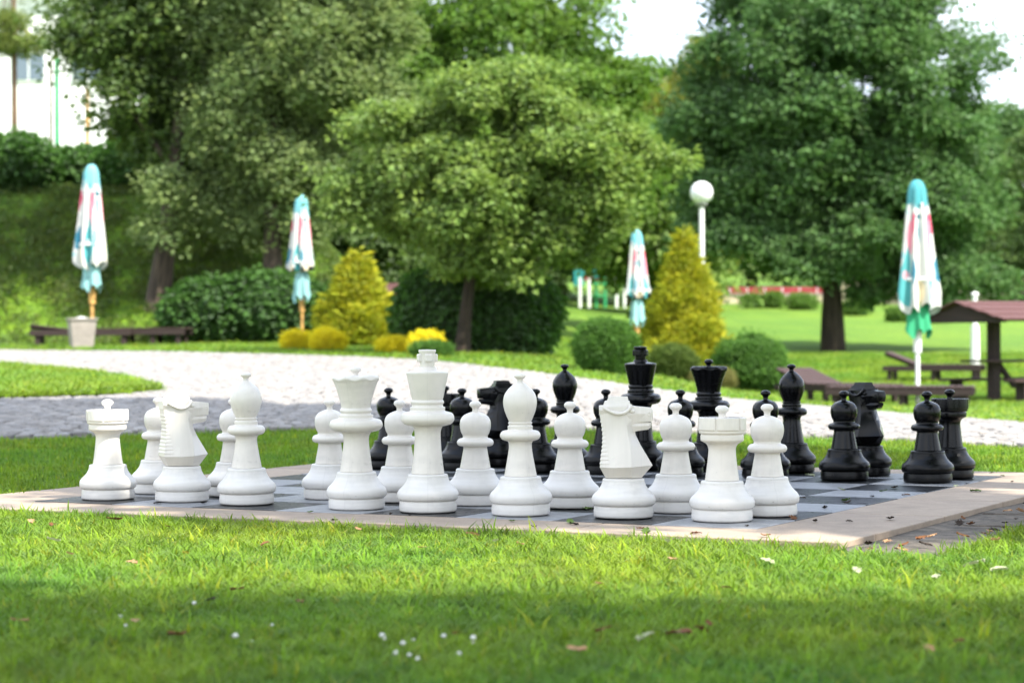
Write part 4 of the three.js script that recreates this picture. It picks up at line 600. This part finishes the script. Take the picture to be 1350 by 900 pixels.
  // fallen leaves
  const leafG = (seed) => { const q = rng(seed), sh = new THREE.PlaneGeometry(0.06, 0.04, 6, 4), p = sh.attributes.position; for (let i = 0; i < p.count; i++) { const x = p.getX(i) / 0.03, y = p.getY(i) / 0.02, w = Math.sqrt(Math.max(0, 1 - x * x * 0.96)) * (1 - 0.25 * x) * (0.85 + 0.3 * Math.sin(x * 9 + seed)); p.setXYZ(i, p.getX(i), p.getY(i) * w, 0.004 * Math.abs(y) * (1 + q()) + (seed % 2 ? 0.003 : -0.003) * x * x + 0.004 * x * Math.sin(seed) + 0.004 * (q() - 0.5)); } sh.rotateX(-Math.PI / 2); sh.computeVertexNormals(); return sh; };
  const LG = [1, 2, 3, 4, 5].map(leafG), LC = { brown: leafMat(0.16, 0.07, 0.03, 0.1), dark: leafMat(0.035, 0.025, 0.018, 0), tan: leafMat(0.42, 0.24, 0.12, 0.2), pale: leafMat(0.4, 0.42, 0.25, 0.2), green: leafMat(0.09, 0.15, 0.03, 0.2), yellow: leafMat(0.5, 0.38, 0.05, 0.2) };
  const drop = (px, py, col, size, where, lift, plane) => { let p; if (plane) { const [a, b] = dir(px, py), d = EYE / -b; p = [a * d, 0.003, -d]; } else { p = hit(px, py); p[1] += lift; } const m = solo('fallen_leaf', LG[(r() * 5) | 0], LC[col], { brown: 'reddish brown', dark: 'dark shrivelled', tan: 'light tan', pale: 'pale faded', green: 'green', yellow: 'bright yellow' }[col] + ' fallen leaf ' + where, 'leaf', col + ' leaves ' + where); m.position.set(...p); m.rotation.set((r() - 0.5) * 0.5, r() * 6.28, (r() - 0.5) * 0.5); m.scale.setScalar(size); };
  for (const [px, py, c, s] of [[150, 698, 'brown', 1.2], [40, 700, 'tan', 0.8], [68, 707, 'brown', 0.9], [70, 728, 'pale', 0.9], [221, 708, 'brown', 0.5], [173, 758, 'tan', 0.8], [92, 748, 'tan', 0.7], [349, 733, 'brown', 0.8], [244, 747, 'yellow', 0.7], [623, 719, 'tan', 1.0], [653, 728, 'pale', 0.7], [686, 733, 'tan', 0.6], [472, 712, 'tan', 0.6], [557, 739, 'tan', 0.6], [888, 756, 'tan', 0.9], [880, 727, 'pale', 0.7], [790, 790, 'brown', 0.5], [895, 857, 'brown', 1.3], [852, 861, 'pale', 1.1], [795, 855, 'brown', 0.8], [760, 880, 'tan', 1.0], [600, 860, 'brown', 0.5], [935, 845, 'brown', 0.5], [1012, 757, 'pale', 0.9], [1235, 782, 'pale', 1], [1270, 723, 'brown', 0.9], [1312, 728, 'tan', 1], [1318, 768, 'pale', 1.3], [1285, 760, 'pale', 1.4], [1230, 722, 'tan', 0.7], [958, 793, 'brown', 0.6], [312, 798, 'brown', 0.8], [232, 860, 'brown', 1.1], [395, 815, 'brown', 0.7], [25, 840, 'tan', 0.9], [178, 840, 'tan', 0.7], [280, 812, 'dark', 0.7], [1010, 722, 'tan', 0.9], [1130, 770, 'pale', 0.8], [1265, 870, 'brown', 0.6], [925, 855, 'brown', 1.0], [1225, 880, 'tan', 0.7]]) drop(px, py, c, s * 0.8, 'lying on the near lawn', 0.035);
  for (const [px, py, c, s] of [[207, 664, 'dark', 0.7], [268, 664, 'dark', 0.7], [409, 676, 'green', 0.7], [441, 687, 'dark', 0.7], [515, 678, 'dark', 0.4], [540, 680, 'dark', 0.4], [675, 688, 'green', 0.7], [704, 695, 'dark', 0.6], [752, 690, 'green', 1.1], [757, 692, 'dark', 0.8], [775, 672, 'green', 1.0], [845, 698, 'brown', 0.7], [852, 702, 'green', 1.0], [918, 704, 'brown', 0.8], [1024, 680, 'brown', 1.3], [1046, 684, 'brown', 0.9], [1075, 688, 'dark', 0.6], [1115, 661, 'green', 1.2], [1119, 663, 'dark', 0.8], [1150, 655, 'dark', 0.6], [1180, 644, 'dark', 1.0], [1195, 653, 'brown', 0.7], [1165, 648, 'green', 0.7], [1110, 646, 'pale', 0.8], [1262, 641, 'pale', 0.8], [1276, 638, 'dark', 0.6], [1287, 648, 'green', 1.2], [1174, 685, 'dark', 1.0], [1120, 688, 'dark', 0.6], [1335, 636, 'dark', 0.5], [1322, 628, 'green', 0.6], [1068, 627, 'pale', 1.2], [1058, 657, 'dark', 0.6], [1088, 670, 'dark', 0.7], [1308, 624, 'dark', 0.5], [985, 694, 'dark', 0.5]]) drop(px, py, c, s * 0.8, 'lying on the stone board', 0, true);
  for (let i = 0; i < 44; i++) { const u = UO + 0.03 + r() * 0.3, v = lerp(-VO - 0.15, VO * 0.6, r()), [x, z] = bw(u, v); const col = ['dark', 'brown', 'dark', 'tan'][(r() * 4) | 0]; const m = solo('fallen_leaf', LG[(r() * 5) | 0], LC[col], { brown: 'reddish brown', dark: 'dark shrivelled', tan: 'light tan' }[col] + ' fallen leaf on the weathered paving strip', 'leaf', col + ' leaves on the paving strip'); m.position.set(x, -0.008, z); m.rotation.set((r() - 0.5) * 0.4, r() * 6.28, (r() - 0.5) * 0.4); m.scale.setScalar(0.35 + r() * 0.45); }
}

scene.traverse((o) => { if (o.isMesh) { o.castShadow = true; o.receiveShadow = true; } });
renderer.render(scene, camera);
